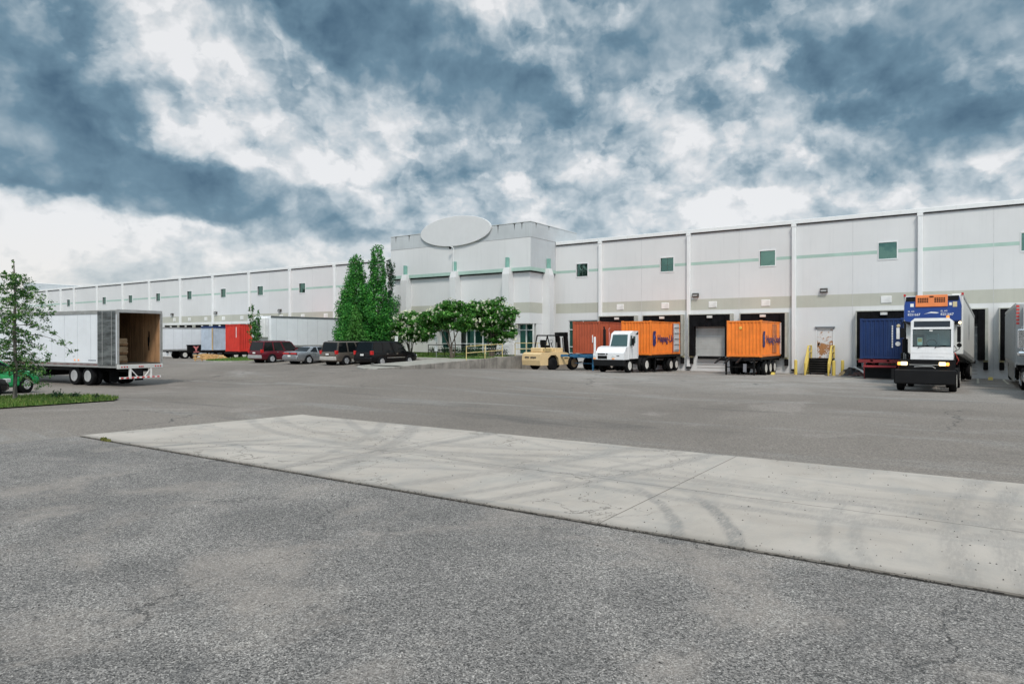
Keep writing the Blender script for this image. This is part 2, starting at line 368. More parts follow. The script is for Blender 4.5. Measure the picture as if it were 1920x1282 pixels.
# old coarse asphalt nearest the camera
def gravel_material():
    m = bpy.data.materials.new('coarse_worn_asphalt'); m.use_nodes = True; t = NT(m.node_tree); b = t.n['Principled BSDF']
    tc = t.new('ShaderNodeTexCoord'); v = tc.outputs['Object']
    big = t.noise(v, .5, 6, .62, .8)
    base = t.ramp(big, [(.3, (.19, .178, .168)), (.5, (.25, .232, .218)), (.68, (.32, .296, .275))])
    vw = t.vadd(v, t.vscale(t.vadd(t.noise(v, 40, 2, .5, 0, 1), (-.5, -.5, -.5)), (.012, .012, 0)))
    c1, c2, c3 = t.sep(t.vor(vw, 86, 'F1', 'Color')); d1 = t.vor(vw, 86, 'DISTANCE_TO_EDGE')
    d2, _, _ = t.sep(t.vor(t.vadd(vw, (3, 5, 0)), 48, 'F1', 'Color'))
    agg = t.ramp(c1, [(0, (.14, .14, .14)), (.22, (.55, .55, .55)), (.55, (1.0, 1.0, 1.0)), (.86, (1.35, 1.35, 1.34)), (1, (2.1, 2.1, 2.06))])
    base = t.mix(1.0, base, agg, 'MULTIPLY')
    base = t.mix(1.0, base, t.mix(d2, (.74, .74, .74), (1.26, 1.26, 1.26)), 'MULTIPLY')
    base = t.mix(t.m('MULTIPLY', t.sm(d1, .10, .0), .42), base, (.045, .045, .047))
    wear = t.sm(t.m('ADD', t.noise(t.vadd(v, (9, 2, 0)), .5, 6, .62, .6), t.m('MULTIPLY', t.noise(v, 7, 3), .12)), .54, .74)
    base = t.mix(t.m('MULTIPLY', wear, .5), base, t.mix(c2, (.33, .285, .25), (.46, .40, .35)))
    sp, _, _ = t.sep(t.vor(v, 11, 'F1', 'Color')); spd = t.vor(v, 11, 'F1')
    base = t.mix(t.m('MULTIPLY', t.sm(spd, t.m('ADD', .06, t.m('MULTIPLY', sp, .12)), .05), t.sm(sp, .45, .5)), base, (.05, .048, .046))
    dk = t.sm(t.noise(t.vadd(v, (40, 21, 0)), .8, 5, .7, .6), .58, .72)
    base = t.mix(t.m('MULTIPLY', dk, .3), base, (.075, .078, .082))
    cr = t.vor(t.vadd(v, t.vscale(t.vadd(t.noise(v, 1.6, 5, .65, 0, 1), (-.5, -.5, -.5)), (1.5, 1.5, 0))), .32, 'DISTANCE_TO_EDGE')
    crm = t.m('MULTIPLY', t.sm(cr, .0075, .0015), t.sm(t.noise(t.vadd(v, (3, 17, 0)), .25, 3), .49, .57))
    base = t.mix(t.m('MULTIPLY', crm, .6), base, (.03, .03, .03))
    t.put(b.inputs['Base Color'], base); b.inputs['Roughness'].default_value = .9
    h = t.m('ADD', t.m('MULTIPLY', t.sm(d1, 0, .3), t.m('ADD', .4, c2)), t.m('MULTIPLY', crm, -2.5))
    bn = t.new('ShaderNodeBump'); bn.inputs['Strength'].default_value = .85; bn.inputs['Distance'].default_value = .006
    t.put(bn.inputs['Height'], h); t.l.new(bn.outputs[0], b.inputs['Normal'])
    return m
def sheet(name, pts, z, mat, kind='structure', thick=None):
    g = M(); n = len(pts)
    if thick: g.prism(pts, z - thick, z, 'z')
    else: g.add([(x, y, z) for x, y in pts], [list(range(n))])
    return tag(g.done(name, mat), kind=kind)
rnd = random.Random(3)
edge = [(-18.3 + rnd.uniform(-.05, .05), n) for n in [7.82 - .55 * q for q in range(0, 40)]]
sheet('old_pavement', [(-18.25, 7.83)] + [(-17.5 + q * .5, 7.83 + rnd.uniform(-.006, .006)) for q in range(0, 70)] + [(40, 7.83), (40, -14), (-18.3, -14)] + edge[::-1], .012, gravel_material(), thick=.03)

# pale concrete slab
def slab_material():
    m = bpy.data.materials.new('weathered_concrete_slab'); m.use_nodes = True; t = NT(m.node_tree); b = t.n['Principled BSDF']
    tc = t.new('ShaderNodeTexCoord'); v = tc.outputs['Object']; x, y, z = t.sep(v)
    base = t.ramp(t.noise(v, .5, 7, .62, .5), [(.28, (.335, .297, .258)), (.5, (.41, .366, .322)), (.75, (.47, .424, .378))])
    base = t.mix(t.m('MULTIPLY', t.sm(t.noise(t.vscale(v, (1, .35, 1)), 1.3, 6, .7), .45, .7), .55), base, (.30, .29, .27))
    base = t.mix(1.0, base, t.mix(t.noise(v, 60, 3, .6), (.88, .88, .88), (1.1, 1.1, 1.1)), 'MULTIPLY')
    wob = t.m('MULTIPLY', t.m('SUBTRACT', t.noise(v, 2.2, 4, .6), .5), .12)
    streaky = t.noise(t.vscale(v, (9, 1.6, 1)), 2.4, 6, .8)
    def arc(cx, cy, r, w, a0, lo, hi, axis='y'):
        d = t.m('SQRT', t.m('ADD', t.m('POWER', t.m('SUBTRACT', x, cx), 2), t.m('POWER', t.m('SUBTRACT', y, cy), 2)))
        e = t.m('ABSOLUTE', t.m('SUBTRACT', t.m('ADD', d, wob), r))
        k = t.sm(e, w, w * .3); u = y if axis == 'y' else x
        k = t.m('MULTIPLY', k, t.m('MULTIPLY', t.sm(u, lo - .9, lo), t.sm(u, hi + .9, hi)))
        k = t.m('MULTIPLY', k, t.sm(streaky, .3, .6))
        return t.m('MULTIPLY', k, a0 * .9)
    marks = None
    for q in [(-8.6, 5.6, 6.1, .13, .62, 7.0, 9.6), (-8.6, 5.6, 6.75, .15, .72, 7.0, 9.5), (4.4, 9.9, 6.0, .12, .32, 7.4, 10.6), (4.4, 9.9, 5.65, .12, .3, 7.4, 10.6),
              (16, 10.5, 16.25, .2, .34, 7.2, 14.5), (16, 10.5, 15.75, .2, .38, 7.2, 13.0), (16, 10.5, 15.4, .12, .22, 7.5, 14.5),
              (-30, 17, 25.7, .2, .5, 7, 13.9), (-30, 17, 25.1, .16, .35, 7, 13.9), (-34, 19, 28.4, .28, .42, 8.5, 13.9), (-40, 14, 30, .25, .5, 8, 13.9),
              (-26, 3, 17.2, .3, .5, 8, 13.9), (-26, 3, 16.3, .2, .42, 8.5, 13.9), (-3, 30, 20.3, .2, .38, 8, 13.9), (-12, 21, 10.4, .22, .42, 9, 13.9),
              (-12, 21, 9.6, .2, .32, 9, 13.9), (-5, -9, 20.2, .22, .4, 8, 13.9), (-5, -9, 19.4, .22, .32, 8, 13.9), (2, -14, 25.6, .15, .3, 8, 13.9), (3, 40, 29.2, .2, .25, 8, 13.9)]:
        k = arc(*q); marks = k if marks is None else t.m('MAXIMUM', marks, k)
    base = t.mix(marks, base, (.14, .14, .138))
    # wide faint traffic bands
    band = t.m('MULTIPLY', t.sm(t.noise(t.vscale(v, (.22, 1.4, 1)), .9, 4, .6, .8), .52, .68), .3)
    base = t.mix(band, base, (.22, .22, .215))
    # joints and cracks
    def line(expr, w): return t.sm(t.m('ABSOLUTE', expr), w, w * .35)
    wj = t.m('MULTIPLY', t.m('SUBTRACT', t.noise(v, 1.1, 6, .65), .5), .22)
    joint = t.m('MAXIMUM', line(t.m('SUBTRACT', x, -4.0), .012), line(t.m('SUBTRACT', x, -10.5), .011))
    joint = t.m('MAXIMUM', joint, line(t.m('SUBTRACT', x, 2.6), .011))
    lc = t.m('MULTIPLY', line(t.m('ADD', t.m('SUBTRACT', y, 10.42), wj), .014), t.m('MULTIPLY', t.sm(x, -12.4, -11.6), .85))
    lc2 = t.m('MULTIPLY', line(t.m('ADD', t.m('SUBTRACT', y, 12.0), t.m('MULTIPLY', wj, 1.4)), .009), t.m('MULTIPLY', t.sm(x, -9, -8), .5))
    cv = t.vadd(v, t.vscale(t.vadd(t.noise(v, .9, 5, .62, 0, 1), (-.5, -.5, -.5)), (2.3, 2.3, 0)))
    cr = t.vor(cv, .42, 'DISTANCE_TO_EDGE'); cm = t.m('MULTIPLY', t.sm(cr, .0065, .002), t.m('MULTIPLY', t.sm(t.m('ADD', t.noise(v, .3, 3), t.m('MULTIPLY', x, -.022)), .6, .7), .7))
    allc = t.m('MAXIMUM', t.m('MAXIMUM', joint, lc), t.m('MAXIMUM', cm, lc2))
    base = t.mix(t.m('MULTIPLY', allc, .75), base, (.06, .055, .045))
    pit = t.vor(v, 3.2, 'F1'); pr, _, _ = t.sep(t.vor(v, 3.2, 'F1', 'Color'))
    pm = t.m('MULTIPLY', t.sm(t.m('ADD', pit, t.m('MULTIPLY', t.noise(v, 30, 2), .05)), t.m('ADD', .045, t.m('MULTIPLY', pr, .05)), .02), t.sm(pr, .45, .5))
    base = t.mix(t.m('MULTIPLY', pm, .7), base, (.09, .085, .08))
    rust = t.m('MULTIPLY', t.sm(t.noise(t.vadd(v, (5, 60, 0)), .9, 5, .7), .68, .78), .4)
    base = t.mix(rust, base, (.45, .28, .15))
    ed = t.m('MULTIPLY', t.sm(t.m('ADD', y, t.m('MULTIPLY', wj, 1.2)), 8.12, 7.85), .55)
    base = t.mix(ed, base, (.16, .145, .125))
    t.put(b.inputs['Base Color'], base); b.inputs['Roughness'].default_value = .85
    bn = t.new('ShaderNodeBump'); bn.inputs['Strength'].default_value = .5; bn.inputs['Distance'].default_value = .006
    t.put(bn.inputs['Height'], t.m('SUBTRACT', t.m('ADD', t.noise(v, 45, 5, .65), t.noise(v, 2, 3)), t.m('MULTIPLY', allc, 3))); t.l.new(bn.outputs[0], b.inputs['Normal'])
    return m
P = [(-18.2, 7.88)] + [(-17.9 + q * .3, 7.88 + rnd.uniform(-.02, .012)) for q in range(0, 190)] + [(40, 7.88), (40, 13.92)] + [(39 - q * .6, 13.92 + rnd.uniform(-.015, .015)) for q in range(0, 94)] + [(-17.45, 13.98), (-17.8, 11)]
sheet('concrete_slab', P, .035, slab_material(), thick=.08)
# loose grit over the old pavement and the slab
g = M()
for q in range(2600):
    a = rnd.uniform(-16, 5); n = rnd.uniform(2.5, 14) if q % 4 else 7.86 + rnd.gauss(0, .05)
    if a > -.3 * n + 6: continue
    r = rnd.choice((.005, .007, .009, .012)) * (1.5 if rnd.random() > .97 else 1); z = .013 if n < 7.85 else .036
    p = [(a + r * math.cos(k * 1.257 + q) * rnd.uniform(.6, 1.2), n + r * math.sin(k * 1.257 + q) * rnd.uniform(.6, 1.2), z) for k in range(5)]
    g.add(p + [(a, n, z + r * .8)], [(k, (k + 1) % 5, 5) for k in range(5)])
gritm = pbr('grit', (.07, .065, .06), .9, var=.6, vs=2)
tag(g.done('grit', gritm), kind='stuff')
g = M(); g.box(-18.1, 38, 7.825, 7.9, -.005, .0145); tag(g.done('joint_filler', pbr('joint_dirt', (.035, .03, .025), .95, var=.5)), kind='structure')
# dark clumps of grit and weeds lodged in the slab's near joint
g = M()
for q in range(1500):
    a = rnd.uniform(-18, 4); r = rnd.uniform(.006, .018) * (1.3 if rnd.random() > .8 else .8)
    g.cbox(a, 7.855 + rnd.gauss(0, .008), .0, r * 2.5, r, rnd.uniform(.012, .026))
tag(g.done('joint_dirt', pbr('joint_dirt', (.035, .03, .025), .95, var=.5)), kind='stuff')

# painted lines on the dock apron
linem = pbr('worn_line_paint', (.52, .5, .42), .85, var=.2, dirt=.75, dirtcol=(.2, .19, .17), ds=1.6)
for a in (-27.85, -19.75, -11.6, -7.3, -6.6, -3.25, .08, 1.45):
    g = M(); N_ = 12
    for q in range(N_):
        y0 = 45.5 + q * .75; y1 = y0 + .75
        g.add([(a - .06, y0, gz(a, y0) + .006), (a + .06, y0, gz(a, y0) + .006), (a + .06, y1, gz(a, y1) + .006), (a - .06, y1, gz(a, y1) + .006)], [(0, 1, 2, 3)])
    tag(g.done('lane_marking', linem), kind='structure')
for a in (-38.6, -41.6, -46.5, -50.5):
    g = M()
    for q in range(6):
        y0 = 33.6 + q; y1 = y0 + 1
        g.add([(a - .05, y0, gz(a, y0) + .006), (a + .05, y0, gz(a, y0) + .006), (a + .05, y1, gz(a, y1) + .006), (a - .05, y1, gz(a, y1) + .006)], [(0, 1, 2, 3)])
    tag(g.done('parking_line', linem), kind='structure')

# ------------------------------------------------------------------ warehouse
WN = 55.0
wh = thing('warehouse', 'long white tilt-up warehouse with a green stripe, loading docks and a taller office block', 'warehouse', (0, WN, 0))
A0, A1, ZT = -149.2, 34.0, 11.12
docks_r = [-26.0, -21.85, -17.8, -13.65, -5.4, -1.15, 2.99, 7.15]
docks_l = [-60.35, -64.45, -68.65, -72.8, -76.9, -81.05, -85.2, -89.4, -93.5, -97.4]
DW, DZ0, DZ1 = 1.35, 1.0, 3.7
holes = [(c - DW, c + DW, DZ0, DZ1) for c in docks_r + docks_l]
wins = [-29.7, -21.6, -13.43, -5.22, 2.95, 11.2, 19.4, -68.65, -76.98, -85.15, -93.4, -101.78, -109.9, -118.3, -131.0, -141.8]
holes += [(c - .57, c + .57, 8.08, 9.23) for c in wins]
store = (-31.1, -28.15, 1.05, 4.1)
door = (-9.85, -8.75, .98, 3.12)
holes += [store, door]
def wall_holes(g, a0, a1, z0, z1, holes, depth, y=0):
    X = sorted(set([a0, a1] + [h for q in holes for h in q[:2] if a0 < h < a1])); Z = sorted(set([z0, z1] + [h for q in holes for h in q[2:] if z0 < h < z1]))
    for i in range(len(X) - 1):
        for k in range(len(Z) - 1):
            cx, cz = (X[i] + X[i + 1]) / 2, (Z[k] + Z[k + 1]) / 2
            if any(h[0] < cx < h[1] and h[2] < cz < h[3] for h in holes): continue
            g.add([(X[i], y, Z[k]), (X[i + 1], y, Z[k]), (X[i + 1], y, Z[k + 1]), (X[i], y, Z[k + 1])], [(0, 1, 2, 3)])
    for h in holes:
        b, c_, z0_, z1_ = h
        g.add([(b, y, z0_), (c_, y, z0_), (c_, y, z1_), (b, y, z1_), (b, y + depth, z0_), (c_, y + depth, z0_), (c_, y + depth, z1_), (b, y + depth, z1_)],
              [(0, 4, 5, 1), (3, 2, 6, 7), (0, 3, 7, 4), (1, 5, 6, 2)])
g = M(); wall_holes(g, A0, A1, -.6, ZT, holes, .22)
g.box(A0, A1, .4, 60, ZT - .02, ZT); g.box(A0, A0 + .02, .001, 60, -.6, ZT); g.box(A1 - .02, A1, .001, 60, -.6, ZT)
g.done('wall', wallwhite, wh)
g = M(); g.bev(A0 - .1, -49.5, -.14, .45, ZT - .02, 11.4, .02); g.bev(-32.4, A1 + .1, -.14, .45, ZT - .02, 11.4, .02); g.done('roof_coping', trimwhite, wh)
g = M(); g.box(A0, -49.6, -.09, .05, ZT - .09, ZT - .022); g.box(-32.4, A1, -.09, .05, ZT - .09, ZT - .022); g.done('coping_shadow_strip', gapshade, wh)  # dark strip that paints in the shadow line beneath the coping
# painted bands (thin, proud of the wall), broken by the windows
def band(z0, z1, mat, name, cuts, y=-.004):
    for s0, s1 in ((A0, -49.5), (-32.45, A1)):
        p = s0; g = M()
        for c0, c1 in sorted(cuts):
            if c0 < s0 or c1 > s1: continue
            g.box(p, c0, y, .01, z0, z1); p = c1
        g.box(p, s1, y, .01, z0, z1); g.done(name, mat, wh)
band(8.46, 8.7, green, 'green_stripe', [(c - .66, c + .66) for c in wins])
band(4.76, 5.66, beige, 'beige_band', [])
pipes_a = [-27.78, -19.66, -11.45, -3.23, 5.0, 13.2, 21.4] + [-144.5, -139.15, -133.64, -128.59, -120.44, -112.07, -104.05, -95.55, -87.41, -79.18, -70.84, -62.67, -54.38]
# fine panel joints mid-bay
for i, a in enumerate([-23.9, -15.6, -7.45, .92, 9.1, 17.3] + [x + 4.1 for x in pipes_a[7:]]):
    M().box(a - .012, a + .012, -.007, .01, -.1, ZT - .12).done('panel_joint', pbr('joint_sealant', (.50, .50, .505), .8), wh)
pm = M().bev(-.15, .15, -.28, -.001, -.02, 10.95, .03); pm.box(-.18, .18, -.30, -.29, 10.75, 10.95)
p0 = pm.done('downpipe', trimwhite, wh, loc=(pipes_a[0], 0, .12))
b0 = M().box(-.17, .17, -.34, -.02, -.14, -.03).done('pipe_shoe', blackmetal, p0)
for a in pipes_a[1:]:
    c = copy_tree(p0, wh); c.location = (a, 0, .12)
# windows
def window(a):
    f = M(); w = .62
    for x0, x1, z0, z1 in ((-w, w, 9.23, 9.31), (-w, w, 8.0, 8.08), (-w, -.57, 8.08, 9.23), (.57, w, 8.08, 9.23)): f.box(x0, x1, -.035, .06, z0, z1)
    o = f.done('window', trimwhite, wh, loc=(a, 0, 0))
    M().box(-.57, .57, .10, .12, 8.08, 9.23).done('pane', winglass, o)
    M().box(-.57, .57, .085, .1, 8.62, 8.64).box(-.012, .012, .085, .1, 8.08, 9.23).xf(Matrix.Identity(4)).done('mullion', pbr('mullion_dark', (.08, .12, .11), .5), o) if a < -20 and a > -30 else None
    return o
for a in wins: window(a)
# wall vents and wall lamps
for a in docks_r[:6] + docks_l:
    g = M().bev(-.34, .34, -.05, -.001, 4.94, 5.44, .02)
    for q in range(5): g.box(-.28, .28, -.058, -.05, 5.0 + q * .085, 5.05 + q * .085)
    g.done('wall_vent', pbr('vent_white', (.74, .74, .72), .6), wh, loc=(a + .1, 0, 0))
for a in (-19.1, -9.37, -72.9, -86.8, -97.8):
    o = M().prism([(-.001, 5.83), (-.22, 5.83), (-.26, 5.93), (-.2, 6.15), (-.001, 6.15)], -.25, .25).done('wall_lamp', pbr('lamp_bronze', (.06, .055, .05), .5), wh, loc=(a, 0, 0))
    M().box(-.2, .2, -.2, -.05, 5.822, 5.83).box(-.19, .19, -.262, -.245, 5.92, 5.99).done('lens', clearlens, o)
# dock shelters
def dock(a, gzv, doorvis=True, right=True):
    """projecting shelter: pale sides and header, black pads and curtain, sectional door, bumpers"""
    s_ = M(); s_.box(-1.79, -1.72, -.5, -.001, 1.0, 4.36); s_.box(1.62, 1.79, -.5, -.001, 1.0, 4.36); s_.box(-1.79, 1.79, -.5, -.001, 4.36, 4.42)
    o = s_.done('dock_shelter', pbr('shelter_beige', (.40, .405, .36), .75, dirt=.3), wh, loc=(a, 0, 0))
    for x_ in (-1.71, 1.2): M().bev(x_, x_ + .41, -.49, -.002, 1.0, 4.355, .04).done('side_pad', padblack, o)
    c = M(); c.corr(2.5, .95, .5, .02, -.46, 3.4, -1.3); c.box(-1.3, 1.2, -.43, -.3, 3.4, 4.35); c.done('head_curtain', padblack, o)
    d = M(); 
    for q in range(5): d.bev(-1.34, 1.34, .12, .17, 1.02 + q * .54, 1.55 + q * .54, .012)
    d.done('dock_door', pbr('dock_door_grey', (.42, .43, .42), .6, var=.06, streak=.35, dirtcol=(.2, .2, .19)), o)
    l = M(); l.bev(-.22, .22, -.56, -.505, 4.08, 4.27, .01); l.done('number_plate', pbr('plate_white', (.6, .6, .57), .6, dirt=.3), o)
    lp = M(); lp.box(-1.1, 1.1, -.16, -.001, .78, .99); lp.box(-1.0, 1.0, -.32, -.16, .84, .93); lp.done('dock_leveler_lip', blackmetal, o)
    for x in (-1.62, 1.66):
        b = M().bev(x - .13, x + .13, -.3, -.002, .35, .86, .03).done('dock_bumper', rubber, o)
        M().prism([(-.002, .87), (-.3, .87), (-.3, 1.1), (-.12, 1.25), (-.002, 1.25)], x - .13, x + .13).done('bumper_guard', pbr('guard_faded_yellow', (.5, .46, .28), .7, dirt=.5, dirtcol=(.2, .18, .13), ds=4), b)
    st = M()
    for q in range(3): st.box(-1.2, 1.2, -.02, -.001, .05 + q * .22, .09 + q * .22)
    st.done('pit_facing', pbr('pit_facing', (.42, .41, .39), .85, dirt=.5), o)
    return o
d0 = dock(docks_r[0], -.2)
for a in docks_r[1:] + docks_l:
    c = copy_tree(d0, wh); c.location = (a, 0, 0)
# person door with rust, head drip cap
f = M(); f.box(-.62, -.55, -.03, .1, -1.07, 1.14); f.box(.55, .62, -.03, .1, -1.07, 1.14); f.box(-.62, .62, -.03, .1, 1.07, 1.14)
dm = pbr('rusted_door_white', (.66, .66, .66), .6, var=.04)
rt = NT(dm.node_tree); b_ = rt.n['Principled BSDF']; old = b_.inputs['Base Color'].links[0].from_socket; tc_ = rt.new('ShaderNodeTexCoord')
ox, oy, oz = rt.sep(tc_.outputs['Object'])
rm = rt.sm(rt.m('ADD', rt.noise(tc_.outputs['Object'], 2.6, 7, .75), rt.m('MULTIPLY', rt.m('ABSOLUTE', rt.m('ADD', oz, .35)), -.11)), .41, .5)
rt.put(b_.inputs['Base Color'], rt.mix(rm, old, rt.mix(rt.noise(tc_.outputs['Object'], 6, 4), (.24, .09, .025), (.5, .25, .10))))
do = f.done('side_door', trimwhite, wh, loc=(-9.3, 0, 2.05))
M().box(-.55, .55, .03, .07, -1.06, 1.07).done('door_leaf', dm, do)
M().box(-.68, .68, -.12, -.001, 1.17, 1.27).done('drip_cap', pbr('drip_grey', (.2, .22, .24), .5), do)
M().box(-.47, -.39, -.03, .03, -.12, .06).tube([(-.43, -.06, 0), (-.3, -.06, 0)], .015).done('handle', blackmetal, do)

def storefront(parent, x0, x1, z0, z1, y, nx, zs, name='storefront_window', yaw=None):
    f = M(); w = .04
    for q in range(nx + 1):
        x = x0 + (x1 - x0) * q / nx; f.box(x - w, x + w, y - .05, y + .05, z0, z1)
    for z in [z0 + w] + zs + [z1 - w]:
        for q in range(nx):
            xa = x0 + (x1 - x0) * q / nx + w; xb = x0 + (x1 - x0) * (q + 1) / nx - w; f.box(xa, xb, y - .045, y + .045, z - w, z + w)
    o = f.done(name, pbr('mullion_white', (.62, .64, .63), .5), parent)
    M().box(x0, x1, y + .05, y + .06, z0, z1).done('pane', storeglass, o)
    return o
storefront(wh, store[0], store[1], store[2], store[3], .12, 2, [1.67, 3.25])

# ---- projecting office block (part of the warehouse)
BA0, BA1, BN = -49.42, -32.48, 50.66 - WN      # left, right, front plane (local y)
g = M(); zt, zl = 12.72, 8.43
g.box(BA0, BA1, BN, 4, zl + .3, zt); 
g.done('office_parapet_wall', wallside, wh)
g = M(); g.box(BA0 + .004, BA1 - .004, BN - .004, 3, zl + .3, 11.38); g.done('office_upper_wall', wallwhite, wh)
g = M(); g.box(BA0 - .01, BA1 + .01, BN - .012, -.01, 11.37, 11.41); g.done('office_reveal_line', pbr('reveal_line', (.3, .3, .3), .8), wh)
g = M(); g.box(BA0 - .015, BA1 + .015, BN - .02, -.01, zl + .02, zl + .33); g.done('office_green_ledge', green, wh)
g = M(); g.box(BA0 + .18, BA1 - .18, BN + .18, -.01, zl - .08, zl + .019); g.done('ledge_shadow_strip', gapshade, wh)  # black box standing in for the shade below the projecting ledge
LB = .3; g = M()      # lower body, set back, with a white spandrel over recessed glass
g.box(BA0 + LB, BA1 - LB, BN + LB, -.01, 3.78, zl - .08)
g.box(BA0 + LB, -43.6, BN + LB + .01, -.02, .3, 3.77); g.box(-36.4, -34.35, BN + LB + .01, BN + LB + .9, .3, 3.77)
g.box(BA1 - LB - .2, BA1 - LB - .01, BN + 1.45, -.02, .3, 3.77)
g.box(BA0 + LB + .5, BA1 - LB - .3, BN + 2.3, -.03, .3, 3.76); g.done('office_lower_wall', wallwhite, wh)
g = M(); g.box(BA0 + LB - .004, BA1 - LB + .004, BN + LB - .004, -.012, 4.72, 5.66); g.done('office_beige_band', beige, wh)
# columns with tapered caps and green fins
def column(x, y, rz=0):
    g = M(); w, d = .37, .5
    g.box(-w, w, -d, .35, -.5, 7.2)
    g.loft([[(-w, -d, 7.2), (w, -d, 7.2), (w, .35, 7.2), (-w, .35, 7.2)], [(-.3, -.33, 7.8), (.3, -.33, 7.8), (.3, .35, 7.8), (-.3, .35, 7.8)]])
    o = g.done('column', wallwhite, wh, loc=(x, y, 1.0), rot=(0, 0, R(rz)))
    M().box(-.13, .13, -.32, -.02, 7.8, 8.7).done('fin', pbr('fin_green', (.20, .40, .34), .6), o)
column(-47.25, BN); column(-40.93, BN); column(-34.85, BN); column(BA1, 53.45 - WN, 90)
for x0, x1, n_ in ((-43.55, -41.5, 2), (-40.4, -36.5, 4), (-34.3, -32.85, 2)):
    storefront(wh, x0, x1, 1.0, 3.77, BN + 1.0, n_, [1.5, 3.2])
# corner storefront returning along the side
f = M()
for y in (BN + 1.05, BN + 1.45): f.box(BA1 - LB - .08, BA1 - LB, y - .04, y + .04, 1, 3.77)
f.done('storefront_post', pbr('mullion_white', (1, 1, 1)), wh)
# black stains running down from the parapet joints
stm = pbr('black_stain', (.05, .052, .05), .9, var=.4, vs=6)
rs = random.Random(11)
def stain(x, y, ax, sc=1):
    g = M(); k = [(-.22, 0), (-.05, -.08), (-.035, -.4 * sc), (-.01, -.78 * sc), (.02, -.45 * sc), (.06, -.07), (.25, 0)]
    if ax == 'f': g.add([(x + u, y - .004, zt + w_ - .01) for u, w_ in k], [list(range(7))])
    else: g.add([(x + .004, y + u, zt + w_ - .01) for u, w_ in k], [list(range(7))])
    g.done('stain', stm, wh)
for x in (-48.7, -46.9, -36.0, -34.2, -33.4): stain(x, BN, 'f', rs.uniform(.6, 1.1))
for y in (BN + .9, BN + 3.1): stain(BA1, y, 's', rs.uniform(.5, .9))
g = M(); g.box(BA0 - .03, BA1 + .03, BN - .03, BN + .3, zt, zt + .05); g.box(BA1 - .3, BA1 + .03, BN + .3, 4, zt, zt + .05); g.done('parapet_cap', pbr('cap_grey', (.5, .51, .5), .6), wh)
# blank oval sign
g = M(); k = 64
ring = lambda y, s_: [(4.28 * s_ * math.cos(2 * math.pi * q / k), y, 1.42 * s_ * math.sin(2 * math.pi * q / k)) for q in range(k)]
g.loft([ring(.15, 1), ring(.0, 1), ring(-.02, .985)])
sg = thing('oval_sign', 'blank white oval sign standing above the parapet of the office block', 'sign', (-40.95, BN + WN - .17, 12.6))
g.done('panel', pbr('oval_white', (.62, .625, .63), .8, var=.02), sg)
M().box(-2.4, -2.3, .16, .3, -1.2, .4).box(2.3, 2.4, .16, .3, -1.2, .4).done('bracket', blackmetal, sg)
# security camera on its mast
sc = thing('security_camera', 'small black-eyed security camera on a thin white mast over the middle office column', 'security camera', (-40.93, BN + WN - .36, 9.72))
M().tube([(0, 0, -.95), (0, 0, 1.25), (-.1, -.05, 1.38), (-.28, -.1, 1.38)], .035).done('mast', trimwhite, sc)
M().lathe([(-.02, .09), (.12, .12), (.2, .06)], 12, 'z', (-.3, -.12, 1.2)).done('dome', blackmetal, sc, smooth=True)
# roof fire wall at the far end
fw = thing('roof_firewall', 'thin taller parapet wall rising behind the far left end of the warehouse roofline', 'wall', (-149.3, WN, 0))
M().box(-.25, .1, -.05, 60, 0, 13.0).done('panel', wallside, fw); M().box(-.3, .15, -.1, 60, 13.0, 13.12).done('cap', trimwhite, fw)

# ------------------------------------------------------------------ wheels
def wheel(parent, x, y, z, r=.5, w=.27, rm=None, side=1, name='wheel', hub=True):
    """road wheel turning on the x axis; side=+1 shows its outer face towards +x"""
    g = M(); h = w / 2
    g.lathe([(-h, r * .6), (-h, r * .88), (-h * .85, r * .96), (-h * .5, r), (h * .5, r), (h * .85, r * .96), (h, r * .88), (h, r * .6)], 26)
    o = g.done(name, rubber, parent, smooth=True, loc=(x, y, z))
    q = M(); s_ = side
    q.lathe([(s_ * h * 1.01, r * .60), (s_ * h * 1.06, r * .575), (s_ * h * .55, r * .52), (s_ * h * .45, r * .3), (s_ * h * .85, r * .24), (s_ * h * .95, r * .12), (s_ * h * .95, .01)], 22)
    q.done('rim', rm or rim, o, smooth=True)
    return o
def dual(parent, y, r=.5, rm=None, z=None, tx=.93):
    z = r if z is None else z
    for sx in (-1, 1):
        wheel(parent, sx * (tx + .16), y, z, r, .26, rm, sx); wheel(parent, sx * (tx - .17), y, z, r, .26, rm, sx)

